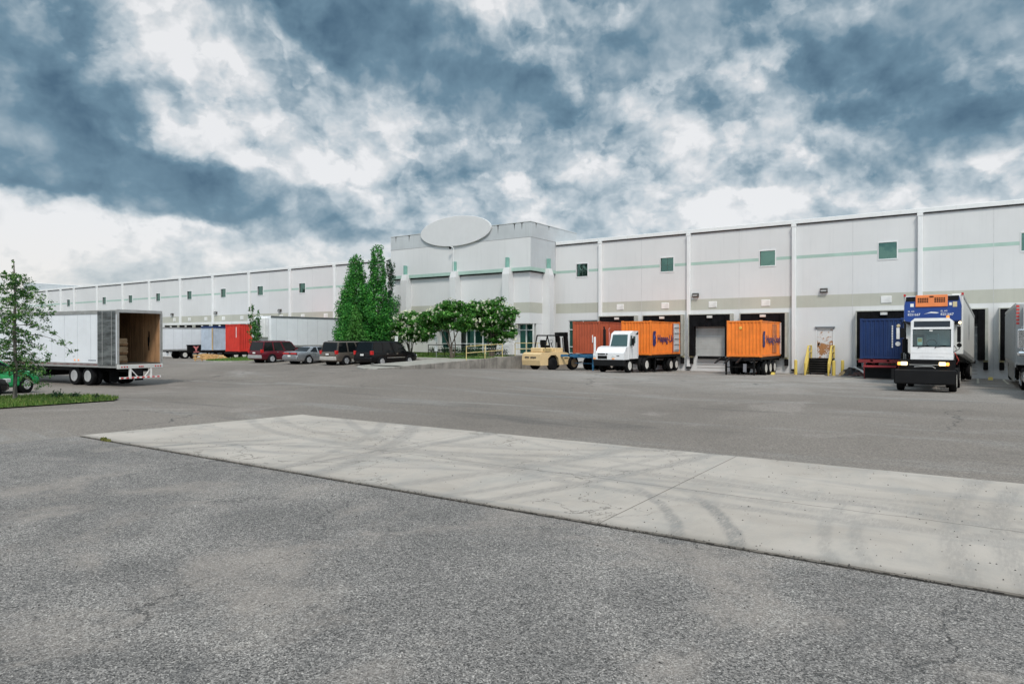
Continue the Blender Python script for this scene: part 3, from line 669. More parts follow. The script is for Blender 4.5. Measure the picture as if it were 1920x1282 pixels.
# ------------------------------------------------------------------ containers
def cpaint(name, col, dirt=.25, dc=(.2, .1, .05), var=.12, streak=.5):
    return pbr(name, col, .5, var=var, vs=.9, dirt=dirt, dirtcol=dc, ds=1.1, streak=streak)
def container(label, n, a, z, L, H, mat, gap=None, rx=0, rz=0, group=None, Wd=2.44, plain=False):
    o = thing('shipping_container', label, 'container', (a, n, z), rz, group, rx)
    hw = Wd / 2; f = M(); p = .11
    for x in (-hw, hw - p):
        for y in (0, L - p): f.bev(x, x + p, y, y + p, .0, H, .012)
    for y in (.01, L - .09): f.box(-hw + p, hw - p, y, y + .08, .02, .16); f.box(-hw + p, hw - p, y, y + .08, H - .12, H - .02)
    for x in (-hw + .005, hw - .085): f.box(x, x + .08, p, L - p, .02, .17); f.box(x, x + .08, p, L - p, H - .09, H - .02)
    f.done('frame', mat, o)
    c = M()
    for x in (-hw - .006, hw - .172):
        for y in (-.006, L - .172):
            for zz_ in (-.008, H - .11): c.bev(x, x + .178, y, y + .178, zz_, zz_ + .118, .01)
    split_done(c, 'corner_casting', mat, o)
    e = M().corr(Wd - 2 * p, H - .28, .24 if not plain else .5, .045 if not plain else .01, .03, .16, -hw + p); e.done('front_panel', mat, o)
    for sx in (-1, 1):
        q = M().corr(L - 2 * p, H - .26, .28 if not plain else 1.0, .036 if not plain else .008, 0, .17, p)
        q.xf(Matrix.Translation((sx * (hw - .02), 0, 0)) @ (Matrix.Rotation(R(90), 4, 'Z') if sx > 0 else Matrix.Rotation(R(90), 4, 'Z') @ Matrix.Scale(-1, 4, (0, 1, 0)))); q.done('side_panel', mat, o)
    M().box(-hw + .05, hw - .05, .05, L - .05, H - .05, H - .03).done('roof_panel', mat, o)
    M().box(-hw + .09, hw - .09, .09, L - .05, .05, .15).done('floor', blackmetal, o)
    return o
orange = cpaint('container_orange', (.84, .215, .025), .22, (.42, .12, .03)); orange2 = cpaint('container_orange_faded', (.88, .235, .03), .28, (.42, .12, .03))
rust = cpaint('container_rust', (.42, .088, .038), .2, (.2, .05, .03)); navy = cpaint('container_navy', (.006, .028, .115), .25, (.03, .06, .14))
redc = cpaint('container_red', (.58, .035, .02), .25, (.3, .04, .03)); palec = cpaint('container_pale', (.42, .48, .56), .3, (.3, .34, .38))
navymark = pbr('mark_navy', (.02, .02, .12), .6); whitemark = pbr('mark_white', (.78, .78, .78), .6)
def shipline_logo(o, L, H, hw, x0):
    g = M()   # angular sail-like emblem: two blades with a notch
    pts = [(.0, .05), (.0, .85), (.15, 1.08), (.62, 1.08), (.48, .78), (.62, .56), (.5, .5), (.62, .2), (.42, -.05), (.1, -.05)]
    g.prism([(x0 + u, H * .42 + w - .35) for u, w in pts], hw + .002, hw + .008); g.done('logo', navymark, o)
    g = M(); g.prism([(x0 + .2, H * .42 + .05), (x0 + .2, H * .42 + .5), (x0 + .34, H * .42 + .28)], hw + .006, hw + .012); g.done('logo_cut', pbr('logo_blue', (.12, .16, .4), .6), o)
c1 = container('bright orange container with navy emblem behind the small white terminal tractor', 48.2, -21.4, 1.17, 6.06, 2.59, orange)
shipline_logo(c1, 6.06, 2.59, 1.22, .35); text('Hapag-Lloyd', .78, navymark, c1, (1.226, 1.25, 1.0), SIDE_PX, sx=1.08)
M().box(1.2, 1.26, 4.35, 4.45, .1, 2.5).done('lock_rod', rust, c1)
g = M()
for q in range(5): g.box(1.222, 1.3, 4.7, 5.7, .35 + q * .45, .43 + q * .45)
g.box(1.22, 1.24, 4.6, 5.8, .2, 2.45); g.done('side_door_slats', pbr('slat_grey', (.55, .56, .57), .5, dirt=.3), c1)
c2 = container('orange container with faded lettering, alone on its black chassis beside the closed grey dock door', 49.0, -13.55, 1.12, 6.06, 2.57, orange2)
shipline_logo(c2, 6.06, 2.59, 1.22, .3); text('Hapag-Lloyd', .78, navymark, c2, (1.238, 1.15, 1.0), SIDE_PX, sx=1.08)
M().box(1.222, 1.23, 2.9, 4.2, .25, 2.35).done('repair_patch', pbr('patch_rust', (.56, .17, .05), .7, var=.3, streak=.7, dirtcol=(.2, .08, .03)), c2)
M().lathe([(-.03, .09), (-.02, .11), (.0, .11)], 14, 'y', (-.25, .03, 2.05)).done('vent_cap', pbr('vent_brass', (.8, .5, .1), .4), c2)
M().box(1.2, 1.27, 5.3, 5.5, .12, 2.5).done('door_edge', pbr('edge_pale', (.6, .5, .45), .6), c2)
c3 = container('rust-brown corrugated container on a blue chassis beside the forklift', 48.9, -26.05, 1.2, 6.06, 2.6, rust)
M().box(.55, .62, .0, .025, .9, 1.5).done('placard', whitemark, c3)
c4 = container('dark blue container on a red chassis, left of the white truck with lit headlights', 48.5, -4.93, 1.14, 6.06, 2.55, navy)
g = M(); g.box(.82, .99, -.008, .024, 1.25, 1.95); g.lathe([(-.008, .14), (.02, .14)], 18, 'y', (.9, 0, .95)); g.done('emblem', whitemark, c4)
g = M()
for q in range(14): g.box(.56, .63, .0, .022, .72 + q * .1, .79 + q * .1)
g.done('serial_number', whitemark, c4)
c5 = container('bright red container between the young tree and the pale container', 43.1, -65.15, 1.05, 12.19, 2.9, redc)
M().box(.65, .72, 0, .026, 1.5, 2.6).done('serial_number', whitemark, c5)
c6 = container('pale blue-grey container with a navy roof rail, left of the bright red one', 49.2, -79.75, .98, 6.06, 3.0, palec)
M().box(-1.23, 1.23, -.012, 6.0, 2.78, 3.01).done('top_rail', navy, c6); M().box(1.12, 1.235, -.014, .1, 0, 2.77).done('tan_post', pbr('tan_paint', (.5, .36, .2), .7, dirt=.4), c6)

def chassis(label, a, n0, n1, ztop, mat, axles, leg_n, goose=0, rz=0, rm=rimwhite, group='container chassis at the docks', zw=.5, rx=0):
    """skeletal container chassis; n0 front, n1 rear; ztop under the container"""
    g0 = gz(a, (n0 + n1) / 2); o = thing('container_chassis', label, 'chassis', (a, n0, g0), rz, group, rx)
    L = n1 - n0; zt_ = ztop - g0; f = M()
    for x in (-.45, .45):
        f.box(x - .06, x + .06, goose, L, zt_ - .32, zt_ - .29); f.box(x - .06, x + .06, goose, L, zt_ - .05, zt_ - .012); f.box(x - .015, x + .015, goose, L, zt_ - .29, zt_ - .05)
        if goose: f.prism([(0, zt_ + .0), (0, zt_ - .14), (goose - .5, zt_ - .16), (goose + .02, zt_ - .32), (goose + .02, zt_ - .02), (goose - .5, zt_ - .0)], x - .07, x + .07)
    for y in [.0, goose + .05, L * .5, L * .75, L - .14]: f.box(-1.2, 1.2, y, y + .13, zt_ - .2, zt_ - .015)
    f.box(-1.21, -1.14, goose, L, zt_ - .17, zt_ - .014); f.box(1.14, 1.21, goose, L, zt_ - .17, zt_ - .014)
    f.done('frame', mat, o)
    for x in (-.95, .95):
        g = M(); g.box(x - .06, x + .06, leg_n - .06, leg_n + .06, .32, zt_ - .16); g.box(x - .045, x + .045, leg_n - .045, leg_n + .045, .05, .34); g.box(x - .14, x + .14, leg_n - .12, leg_n + .12, .0, .05)
        g.done('landing_leg', mat, o)
    M().tube([(-.95, leg_n, .62), (.95, leg_n, .62)], .03).done('leg_brace', mat, o)
    for y in axles:
        M().tube([(-1.1, y, zw), (1.1, y, zw)], .07).done('axle', blackmetal, o); dual(o, y, .5, rm, zw)
    f = M(); f.box(-.55, .55, axles[0] - .7, axles[-1] + .7, .62, .78); f.done('suspension', blackmetal, o)
    return o
ch1 = chassis('black chassis hitched to the small white terminal tractor under the orange container', -21.4, 46.0, 54.4, 1.16, blackmetal, [6.3, 7.5], 3.6, 1.5)
ch2 = chassis('black three-axle chassis with long forked gooseneck under the lone orange container', -13.55, 46.9, 54.7, 1.11, blackmetal, [3.3, 4.55, 5.8], 1.1, 1.9)
for x in (-1.0, -.35, .4): M().prism([(-1.2, .93), (-1.2, 1.0), (.0, 1.32), (1.0, 1.12), (1.0, 1.02), (0, 1.18)], x - .06, x + .06).done('gooseneck_fork', blackmetal, ch2)
M().box(.55, .75, -.1, .0, .35, .9).done('flap', pbr('tarp_grey', (.2, .2, .22), .8), ch2)
bluech = pbr('chassis_blue', (.02, .12, .24), .55, dirt=.5, dirtcol=(.25, .35, .42), ds=3)
ch3 = chassis('blue chassis with long bare nose under the rust-brown container', -26.05, 46.9, 54.5, 1.19, bluech, [4.2, 5.4], 1.4, .9)
redch = pbr('chassis_red', (.20, .02, .025), .55, dirt=.35, dirtcol=(.16, .08, .07))
ch4 = chassis('red chassis under the dark blue container', -4.93, 47.6, 54.5, 1.13, redch, [3.9, 5.1], 1.0, .9)
M().prism([(-.02, .95), (-.3, .85), (-.02, .8)], -.9, .9).done('nose_plate', redch, ch4)
g = M(); g.box(-.85, .85, .1, .25, .15, .85); g.done('dark_underbody', blackmetal, ch4)
ch5 = chassis('black chassis under the bright red container', -65.15, 42.9, 55, 1.04, blackmetal, [9, 10.2], 3.0)
ch6 = chassis('black chassis under the pale blue-grey container', -79.75, 48.9, 55, .97, blackmetal, [3.6, 4.8], 1.0)

# ------------------------------------------------------------------ box trailers
vanwhite = pbr('trailer_white', (.74, .76, .79), .42, var=.04, vs=.6, dirt=.15, dirtcol=(.45, .45, .44), streak=.12)
rail = pbr('rail_alu', (.42, .42, .41), .45, .5, dirt=.5, dirtcol=(.22, .2, .18), ds=2)
stainless = pbr('stainless_door', (.25, .27, .275), .3, .8, var=.5, vs=1.6, stretch=(1, .6, 3), dirt=.3, dirtcol=(.2, .2, .2))
wood = pbr('plywood_lining', (.30, .17, .085), .8, var=.35, vs=1.3, stretch=(2.2, 2.2, .4), dirt=.4, dirtcol=(.12, .07, .035), ds=1.2)
def seams(o, L, zb, H, hw, pitch=1.22, sides=(-1, 1), y0=.6):
    g = M(); y = y0
    while y < L - .3:
        for s_ in sides: g.box(s_ * hw - .004 * (s_ < 0), s_ * hw + .004 * (s_ > 0), y, y + .03, zb + .2, zb + H - .2)
        y += pitch
    g.done('panel_seams', pbr('seam_grey', (.52, .54, .57), .5), o)
def van_trailer(label, a, n, L, g0, zb, H, rz=0, rx=0, mat=None, hw=1.3, group=None, ax=None, legs=2.2, skirt=False):
    """closed dry van, front end at y=0, floor rail at zb"""
    o = thing('semi_trailer', label, 'trailer', (a, n, g0), rz, group, rx); mat = mat or vanwhite
    M().bev(-hw, hw, 0, L, zb + .1, zb + H, .04).done('box_body', mat, o)
    f = M()
    for s_ in (-1, 1): f.box(s_ * (hw + .004) - .02, s_ * (hw + .004) + .02, .02, L - .02, zb, zb + .2); f.box(s_ * (hw + .002) - .02, s_ * (hw + .002) + .02, .02, L - .02, zb + H - .16, zb + H + .01)
    f.done('rails', rail, o); seams(o, L, zb, H, hw)
    u = M(); u.box(-hw + .1, hw - .1, .4, L - .1, zb - .14, zb + .095); u.done('underframe', blackmetal, o)
    for x in (-.9, .9): M().box(x - .07, x + .07, legs, legs + .14, .04, zb - .14).box(x - .15, x + .15, legs - .08, legs + .22, 0, .04).done('landing_leg', blackmetal, o)
    for y in (ax or (L - 3.4, L - 2.15)): dual(o, y, .5, rimwhite)
    if skirt: M().box(hw - .06, hw - .03, 4, L - 4.4, .35, zb - .01).done('side_skirt', mat, o); M().box(-hw + .03, -hw + .06, 2.2, L - 4.4, .3, zb - .01).done('side_skirt', mat, o)
    return o
def reefer_unit(o, zb, H, y=0, w=2.0):
    M().bev(-w / 2, w / 2, y - .5, y - .02, zb + .9, zb + H - .12, .08).done('cooling_unit', pbr('unit_white', (.7, .7, .7), .5, dirt=.3), o)
    g = M()
    for x in (-.6, -.05):
        for q in range(7): g.box(x, x + .42, y - .515, y - .5, zb + 1.6 + q * .14, zb + 1.7 + q * .14)
    g.box(-.5, .5, y - .512, y - .5, zb + 1.02, zb + 1.4); g.done('grille', blackmetal, o)
t1 = van_trailer('white refrigerated trailer backed to the dock, seen behind the row of parked cars', -56.0, 40.2, 14.6, gz(-56, 44) - .3, 1.25, 2.95, group='white trailers backed to the docks')
reefer_unit(t1, 1.25, 2.95); M().box(1.305, 1.33, .0, 14.5, 4.05, 4.21).done('dark_top_rail', pbr('rail_dark', (.1, .11, .12), .5), t1)
t2 = van_trailer('white trailer with a black toolbox, just right of the open trailer door', -85.3, 40.6, 14.2, -.15, 1.05, 2.95, group='white trailers backed to the docks', ax=(8.3, 9.6))
M().box(-.4, 1.45, 8.5, 10.9, .75, 1.72).box(-.5, 1.55, 8.4, 11.0, 1.72, 1.78).done('toolbox', blackmetal, t2)
g = M(); g.add([(1.46, 9.2, 1.62), (1.46, 9.5, 1.62), (1.46, 9.65, 1.4), (1.46, 9.8, 1.62), (1.46, 10.1, 1.62), (1.46, 9.78, 1.25), (1.46, 9.78, .98), (1.46, 9.52, .98), (1.46, 9.52, 1.25)], [(0, 1, 2, 8), (2, 3, 4, 5), (2, 5, 8), (5, 6, 7, 8)]); g.box(1.455, 1.46, 9.3, 10.1, .8, .9)
g.done('y_mark', pbr('pink_red', (.75, .25, .25), .6), t2)
# right-hand trailer at the edge, with tractor
silverv = pbr('trailer_silver', (.40, .41, .41), .4, .3, var=.06, dirt=.3, dirtcol=(.25, .25, .24))
t3 = van_trailer('silver ribbed trailer at the right edge, backed to the dock behind a chrome-trimmed tractor', 2.82, 39.8, 13.6, -.02, 1.08, 3.0, mat=silverv, skirt=True)
g = M()
for q in range(46): g.prism([(0, 0), (-.03, .03), (-.03, .09), (0, .12)], .3 + q * .28, .3 + q * .28) if False else g.box(-1.345, -1.325, .3 + q * .28, .4 + q * .28, 1.3, 3.85)
g.done('side_ribs', silverv, t3)
g = M()
for q in range(6): g.box(-1.28, -1.16, -.006, .001, 3.1 + q * .16, 3.2 + q * .16)
g.done('reflective_tape', pbr('tape_red', (.6, .06, .05), .4), t3)
M().box(-1.02, 1.02, -.45, -.02, 1.9, 3.9).done('cooling_unit', pbr('unit_white', (.7, .7, .7)), t3)

# the big open trailer on the left: side faces the camera, rear end open to the right
TL = 16.2
t0 = thing('open_trailer', 'white box trailer with its rear door swung open, standing on the left of the yard', 'trailer', (-37.95, 19.5, -.17), 97)
# local: +y points to world -a (nose), +x points to world +n;  rear opening at y=0, camera side is x=-1.3
hw = 1.3; zb, H0 = 1.12, 2.98
g = M(); g.box(-hw, -hw + .05, .02, TL, zb + .12, zb + H0); g.done('side_wall', vanwhite, t0)
g = M(); g.box(hw - .05, hw, .02, TL, zb + .12, zb + H0); g.done('side_wall', vanwhite, t0)
g = M(); g.box(-hw + .05, hw - .05, TL - .06, TL, zb + .12, zb + H0); g.done('front_wall', vanwhite, t0)
g = M(); g.box(-hw, hw, .02, TL, zb + H0, zb + H0 + .03); g.done('roof', pbr('roof_translucent', (.55, .55, .52), .6), t0)
g = M(); g.box(-hw + .05, -hw + .07, .1, TL - .06, zb + .13, zb + H0 - .02); g.box(hw - .07, hw - .05, .1, TL - .06, zb + .13, zb + H0 - .02); g.box(-hw + .07, hw - .07, TL - .09, TL - .06, zb + .13, zb + H0 - .02)
for q in range(13):
    for x in (-hw + .07, hw - .085): g.box(x, x + .015, .3 + q * 1.2, .36 + q * 1.2, zb + .13, zb + H0 - .02)
g.done('wood_lining', wood, t0)
g = M(); g.box(-hw + .02, hw - .02, .05, TL - .05, zb + .04, zb + .12); g.done('floor', pbr('floor_dark', (.06, .05, .04), .85, var=.4), t0)
f = M()
for s_ in (-1, 1):
    f.box(s_ * (hw + .012) - .02, s_ * (hw + .012) + .02, .0, TL, zb - .1, zb + .14); f.box(s_ * (hw + .012) - .02, s_ * (hw + .012) + .02, .0, TL, zb + H0 - .17, zb + H0 + .01)
f.done('rails', rail, t0)
tape = M(); tape.box(-hw - .0345, -hw - .0325, .5, TL - .4, zb + .03, zb + .06)
for q in range(24): tape.box(-hw - .036, -hw - .0345, .5 + q * .62, .8 + q * .62, zb + .02, zb + .07)
tape.done('reflective_tape', pbr('tape_dark_red', (.16, .03, .03), .5), t0)
seams(t0, TL, zb, H0, hw, 1.22, (-1,), 2.3)
f = M()   # rear frame: posts, header, sill
f.box(-hw - .01, -hw + .09, -.04, .019, zb - .06, zb + H0 + .04); f.box(hw - .09, hw + .01, -.04, .019, zb - .06, zb + H0 + .04)
f.box(-hw + .09, hw - .09, -.04, .019, zb + H0 - .12, zb + H0 + .04); f.done('rear_frame', rail, t0)
M().bev(-hw - .02, hw + .02, -.08, .04, zb - .16, zb + .06, .015).done('rear_sill', pbr('sill_pale', (.55, .54, .52), .5, dirt=.4), t0)
g = M()
for x in (-1.1, -.95, -.8, -.1, .0, .1, .85, 1.0, 1.15): g.lathe([(-.098, .035), (-.081, .04)], 10, 'y', (x, 0, zb - .06))
g.done('marker_lights', redlens, t0)
d = M(); d.box(-hw - .075, -hw - .035, .1, 1.6, zb + .03, zb + H0 - .04); do_ = d.done('open_door', stainless, t0)
for y in (.35, 1.15): M().tube([(-hw - .09, y, zb + .05), (-hw - .09, y, zb + H0 - .06)], .015).done('lock_rod', rail, do_)
d = M(); d.box(hw + .035, hw + .075, .12, 1.32, zb + .03, zb + H0 - .04).done('open_door', stainless, t0)
g = M(); g.tube([(hw - .02, -.07, zb + .1), (hw - .02, -.07, zb + H0 - .1)], .02); g.done('hinge_rod', rail, t0)
# ragged dark gouge in the far lining
g = M(); pts = [(1.2, 1.55), (1.3, 1.6), (1.33, 1.2), (1.42, 1.15), (1.4, .6), (1.34, .55), (1.33, .3), (1.22, .3), (1.24, .8), (1.18, .85)]
g.add([(hw - .09, y * .75 + .05, zb + .55 + z_ * .85) for y, z_ in pts], [list(range(10))]); g.done('torn_patch', padblack, t0)
# rear impact guard (striped) with white struts
f = M(); f.box(-1.18, 1.18, -.08, .02, .42, .52); gd = f.done('impact_guard', pbr('guard_white', (.7, .68, .66), .5, dirt=.3), t0)
g = M()
for q in range(8): g.box(-1.15 + q * .3, -1.0 + q * .3, -.084, -.08, .43, .51)
g.done('red_stripes', pbr('stripe_red', (.55, .05, .05), .5), gd)
g = M()
for x, u in ((-.6, .38), (.6, -.38)):
    g.box(x - .05, x + .05, -.07, .03, .5, zb - .14)
    g.prism([(x, zb - .2), (x + .06 * (1 if u > 0 else -1), zb - .2), (x + u + .06, .52), (x + u, .52)], -.06, .0, 'y')
g.done('guard_struts', pbr('guard_white', (1, 1, 1)), t0)
M().box(-.42, .05, -.05, -.02, .62, .9).done('licence_holder', blackmetal, t0)
u = M(); u.box(-.6, .6, .2, TL - 1, zb - .35, zb - .11); u.box(-hw + .1, hw - .1, 3.6, 7.6, zb - .3, zb - .1); u.done('underframe', blackmetal, t0)
for y in (2.75, 4.0): dual(t0, y, .52, rim)
for x in (-.85, .6): M().box(x, x + .5, 1.35, 1.38, .22, 1.0).done('mud_flap', rubber, t0)
for x in (-.9, .9): M().box(x - .07, x + .07, TL - 3.2, TL - 3.06, .05, zb - .1).box(x - .16, x + .16, TL - 3.3, TL - 2.96, 0, .05).done('landing_leg', blackmetal, t0)
M().bev(-1.15, 1.1, 7.4, 9.4, .42, .98, .06).done('belly_box', blackmetal, t0)
g = M()
for q in range(7): g.box(-hw - .008, -hw - .001, 1.85 + q * .1, 1.92 + q * .1, zb + .24, zb + .31)
g.done('small_marking', pbr('grey_mark', (.2, .22, .25), .6), t0)
for y in (3.4, 3.75): M().lathe([(-hw - .03, .05), (-hw - .04, .05)], 10, 'x', (0, y, zb + .28)).done('side_marker', amber, t0)
# goods inside
kraft = pbr('kraft_board', (.40, .28, .17), .85, var=.3, vs=3, dirt=.3, dirtcol=(.6, .55, .5), ds=3)
for q in range(3):
    p = thing('carton_pallet', ['bottom', 'middle', 'topmost'][q] + ' bundle of flattened brown cartons stacked inside the open trailer', 'carton bundle', (-39.15 , 18.95 + .02 * q, zb - .17 + .125 + q * .47), 97 + (q - 1) * 2)
    w_ = M()
    for k in range(3): w_.box(-.5, .5, .05 + k * .5, .15 + k * .5, 0, .09)
    w_.box(-.52, .52, 0, 1.2, .09, .115); w_.done('pallet', wood, p)
    b_ = M(); lay = 6
    for k in range(lay): 
        j = rs.uniform(-.03, .03); b_.bev(-.5 + j, .5 + j, .02, 1.18 + j, .118 + k * .05, .163 + k * .05, .008)
    b_.done('carton_stack', kraft, p)

# ------------------------------------------------------------------ terminal tractors
def tractor_small():
    """hooded white yard tractor with offset cab"""
    o = thing('terminal_tractor', 'small white yard tractor with short hood and offset cab, before the orange container', 'yard truck', (-21.45, 43.6, gz(-21.45, 45) + .0))
    M().bev(-1.2, 1.2, 0, .3, .5, .93, .04).done('bumper', pbr('bumper_black', (.008, .008, .009), .6, spec=.2, dirt=.3, dirtcol=(.016, .015, .014)), o)
    f = M(); f.box(-.5, .5, .3, 5.0, .6, .95); f.done('frame', blackmetal, o)
    h = M(); h.prism([(.04, .95), (.04, 1.42), (.42, 1.82), (.95, 1.9), (.95, .95)], -1.02, 1.18); h.box(-1.22, -1.021, .04, .6, .95, 1.4); h.done('hood', whitepaint, o)
    g = M(); g.box(-.85, -.12, .025, .039, 1.0, 1.23); g.box(-.85, -.26, .025, .039, 1.29, 1.38); g.box(-.2, -.08, .025, .039, 1.29, 1.38); g.box(.62, .82, .025, .039, 1.2, 1.25)
    for q in range(9): g.box(-.84 + q * .08, -.83 + q * .08, .015, .025, 1.01, 1.22)
    g.done('grille', blackmetal, o)
    for x in (-1.1, .36): M().lathe([(-.04, .1), (0, .11)], 16, 'y', (x, .035, 1.15)).done('headlight', clearlens, o); M().box(x - .09, x + .09, .0, .038, .99, 1.06).done('indicator', amber, o)
    c = M(); c.prism([(.75, 1.0), (.75, 1.86), (1.05, 2.78), (1.55, 2.98), (2.45, 2.98), (2.45, 1.0)], -.28, 1.2); cb = c.done('cab', whitepaint, o)
    w = M(); p = lambda t_: (.742 + t_ * .303 - .012, 1.86 + t_ * .92)
    (y0, z0), (y1, z1) = p(.03), p(.93); w.add([(-.2, y0, z0), (1.1, y0, z0), (1.02, y1, z1), (-.12, y1, z1)], [(0, 1, 2, 3)]); w.done('windshield', cabglass, cb)
    w = M(); w.add([(1.206, .98, 1.9), (1.206, 1.32, 1.9), (1.206, 1.32, 2.66), (1.206, 1.1, 2.66)], [(0, 1, 2, 3)]); w.box(1.2, 1.208, 1.55, 1.9, 2.1, 2.6); w.done('side_window', cabglass, cb)
    d = M(); d.box(1.201, 1.204, 1.40, 1.415, 1.05, 2.7); d.box(1.201, 1.204, 2.25, 2.265, 1.05, 2.7); d.prism([(1.9, 2.72), (2.4, 2.95), (2.4, 2.72)], 1.2, 1.212); d.done('door_trim', blackmetal, cb)
    M().box(-1.03, 1.19, .41, .425, 1.5, 1.826).box(-1.0, 1.16, .9, .915, .96, 1.895).done('panel_seam', pbr('seam_dark', (.25, .25, .25), .7), o)
    for x in (.2, .75): M().tube([(x, .745, 1.88), (x + .3, .83, 2.12)], .012).done('wiper', blackmetal, cb)
    m = M(); m.tube([(1.2, 1.15, 2.55), (1.45, 1.0, 2.5), (1.45, 1.0, 1.9), (1.2, 1.1, 1.8)], .02); m.box(1.34, 1.52, .96, 1.02, 1.95, 2.45); m.done('mirror', blackmetal, cb)
    e = M(); e.tube([(-.95, 1.3, 1.0), (-.95, 1.3, 3.1)], .11); e.tube([(-.95, 1.3, 3.1), (-1.0, 1.3, 3.3)], .06); e.done('exhaust_stack', blackmetal, o)
    M().tube([(-.66, 1.5, 1.9), (-.66, 1.5, 2.8), (-.7, 1.5, 3.1), (-.62, 1.5, 3.2)], .04).done('air_hose', pbr('hose_pink', (.7, .3, .28), .6), o)
    M().bev(-1.22, -1.1, .1, .25, 1.4, 2.55, .02).done('guide_post', whitepaint, o)
    for x in (-.98, .98): wheel(o, x, 1.15, .5, .5, .28, rimwhite, 1 if x > 0 else -1)
    dual(o, 3.9, .5, rimwhite, tx=.95)
    M().box(-.6, .6, 3.2, 4.7, 1.0, 1.1).done('fifth_wheel', blackmetal, o)
    M().box(1.05, 1.12, 4.75, 4.8, .12, .95).done('mud_flap', rubber, o)
    return o
tractor_small()

def tractor_big():
    o = thing('terminal_tractor', 'tall white cab-forward yard tractor with lit headlights, under the blue-nosed refrigerated trailer', 'yard truck', (-1.93, 35.7, .0))
    b = M(); b.bev(-1.2, 1.2, -.02, .35, .36, 1.02, .05); b.box(-1.3, -1.19, .02, .3, .55, 1.0); b.done('bumper', pbr('bumper_black', (1, 1, 1)), o)
    M().box(-1.0, 1.15, .2, 1.2, 1.0, 1.46).done('front_frame', blackmetal, o)
    f = M(); f.box(-.5, .5, .4, 5.2, .6, 1.0); f.done('frame', blackmetal, o)
    g = M(); g.tube([(-.4, .1, 1.14), (-.05, .05, 1.17), (.3, .05, 1.17), (.42, .1, 1.08)], .02); g.box(-.6, .9, .18, .2, 1.22, 1.25); g.done('tow_bar', rail, o)
    for x, mt in ((-.8, glowm), (.68, glowm)):
        M().bev(x - .13, x + .13, .06, .2, 1.2, 1.36, .02).done('headlight', mt, o)
        sx = 1 if x > 0 else -1
        M().bev(x + sx * .2 - .06, x + sx * .2 + .06, .07, .2, 1.2, 1.35, .02).done('indicator', pbr('amber_lit', (.8, .3, .05), .3, emit=(1, .42, .08), es=1.6), o)
    # cab: shell with real openings, glass, seat inside
    x0, x1 = -.56, 1.08; y0, yt_, y2 = .3, .48, 1.95; z0, z1 = 1.47, 3.34
    fy = lambda z: y0 + (yt_ - y0) * (z - z0) / (z1 - z0)
    c = M()
    def fr(xa, xb, za, zb_): c.add([(xa, fy(za), za), (xb, fy(za), za), (xb, fy(zb_), zb_), (xa, fy(zb_), zb_), (xa, fy(za) + .06, za), (xb, fy(za) + .06, za), (xb, fy(zb_) + .06, zb_), (xa, fy(zb_) + .06, zb_)], [(0, 1, 2, 3), (7, 6, 5, 4), (0, 4, 5, 1), (1, 5, 6, 2), (2, 6, 7, 3), (3, 7, 4, 0)])
    fr(x0, x1, z0, 2.06); fr(x0, x0 + .1, 2.06, 2.82); fr(x1 - .1, x1, 2.06, 2.82); fr(x0, x1, 2.82, 2.93); fr(x0, x0 + .12, 2.93, 3.2); fr(x1 - .12, x1, 2.93, 3.2)
    c.add([(x0, fy(3.2), 3.2), (x1, fy(3.2), 3.2), (x1 - .16, fy(z1), z1), (x0 + .16, fy(z1), z1), (x0, y2, 3.2), (x1, y2, 3.2), (x1 - .16, y2, z1), (x0 + .16, y2, z1)], [(0, 1, 2, 3), (3, 2, 6, 7), (1, 5, 6, 2), (0, 3, 7, 4), (4, 7, 6, 5)])
    c.box(x0, x1, y2 - .05, y2, z0, 3.2); c.box(x0, x1, fy(z0) + .06, y2 - .05, z0, z0 + .05)
    for x in (x0, x1 - .05): c.box(x, x + .05, .5, y2 - .05, z0 + .05, 2.1); c.box(x, x + .05, .5, y2 - .05, 2.85, 3.2); c.box(x, x + .05, 1.6, y2 - .05, 2.1, 2.85)
    cb = c.done('cab', whitepaint, o)
    tg = bpy.data.materials.new('windshield_tint'); tg.use_nodes = True; q = NT(tg.node_tree); q.n.clear()
    gl = q.new('ShaderNodeBsdfGlossy'); gl.inputs[0].default_value = (.9, 1, 1, 1); gl.inputs['Roughness'].default_value = .03
    tr = q.new('ShaderNodeBsdfTransparent'); tr.inputs[0].default_value = (.42, .6, .58, 1); mx = q.new('ShaderNodeMixShader'); mx.inputs[0].default_value = .07
    q.l.new(tr.outputs[0], mx.inputs[1]); q.l.new(gl.outputs[0], mx.inputs[2]); ou = q.new('ShaderNodeOutputMaterial'); q.l.new(mx.outputs[0], ou.inputs[0])
    w = M(); w.add([(x0 + .1, fy(2.06) + .03, 2.06), (x1 - .1, fy(2.06) + .03, 2.06), (x1 - .1, fy(2.82) + .03, 2.82), (x0 + .1, fy(2.82) + .03, 2.82)], [(0, 1, 2, 3)]); ws = w.done('windshield', tg, cb)
    w = M(); w.add([(x0 + .12, fy(2.93) + .02, 2.93), (x1 - .12, fy(2.93) + .02, 2.93), (x1 - .12, fy(3.2) + .02, 3.2), (x0 + .12, fy(3.2) + .02, 3.2)], [(0, 1, 2, 3)]); w.done('sun_visor_window', pbr('visor_dark', (.012, .018, .028), .2), cb)
    sm_ = M(); sm_.box(x0 + .02, x1 - .02, fy(1.75) - .004, fy(1.75) + .004, 1.745, 1.752); sm_.box(-.2, .75, fy(1.6) - .006, fy(1.6) + .004, 1.6, 1.606); sm_.done('panel_seam', pbr('seam_dark', (.25, .25, .25), .7), cb)
    gk = M()
    for za in (2.05, 2.82): gk.box(x0 + .08, x1 - .08, fy(za) - .008, fy(za) + .02, za - .012, za + .015)
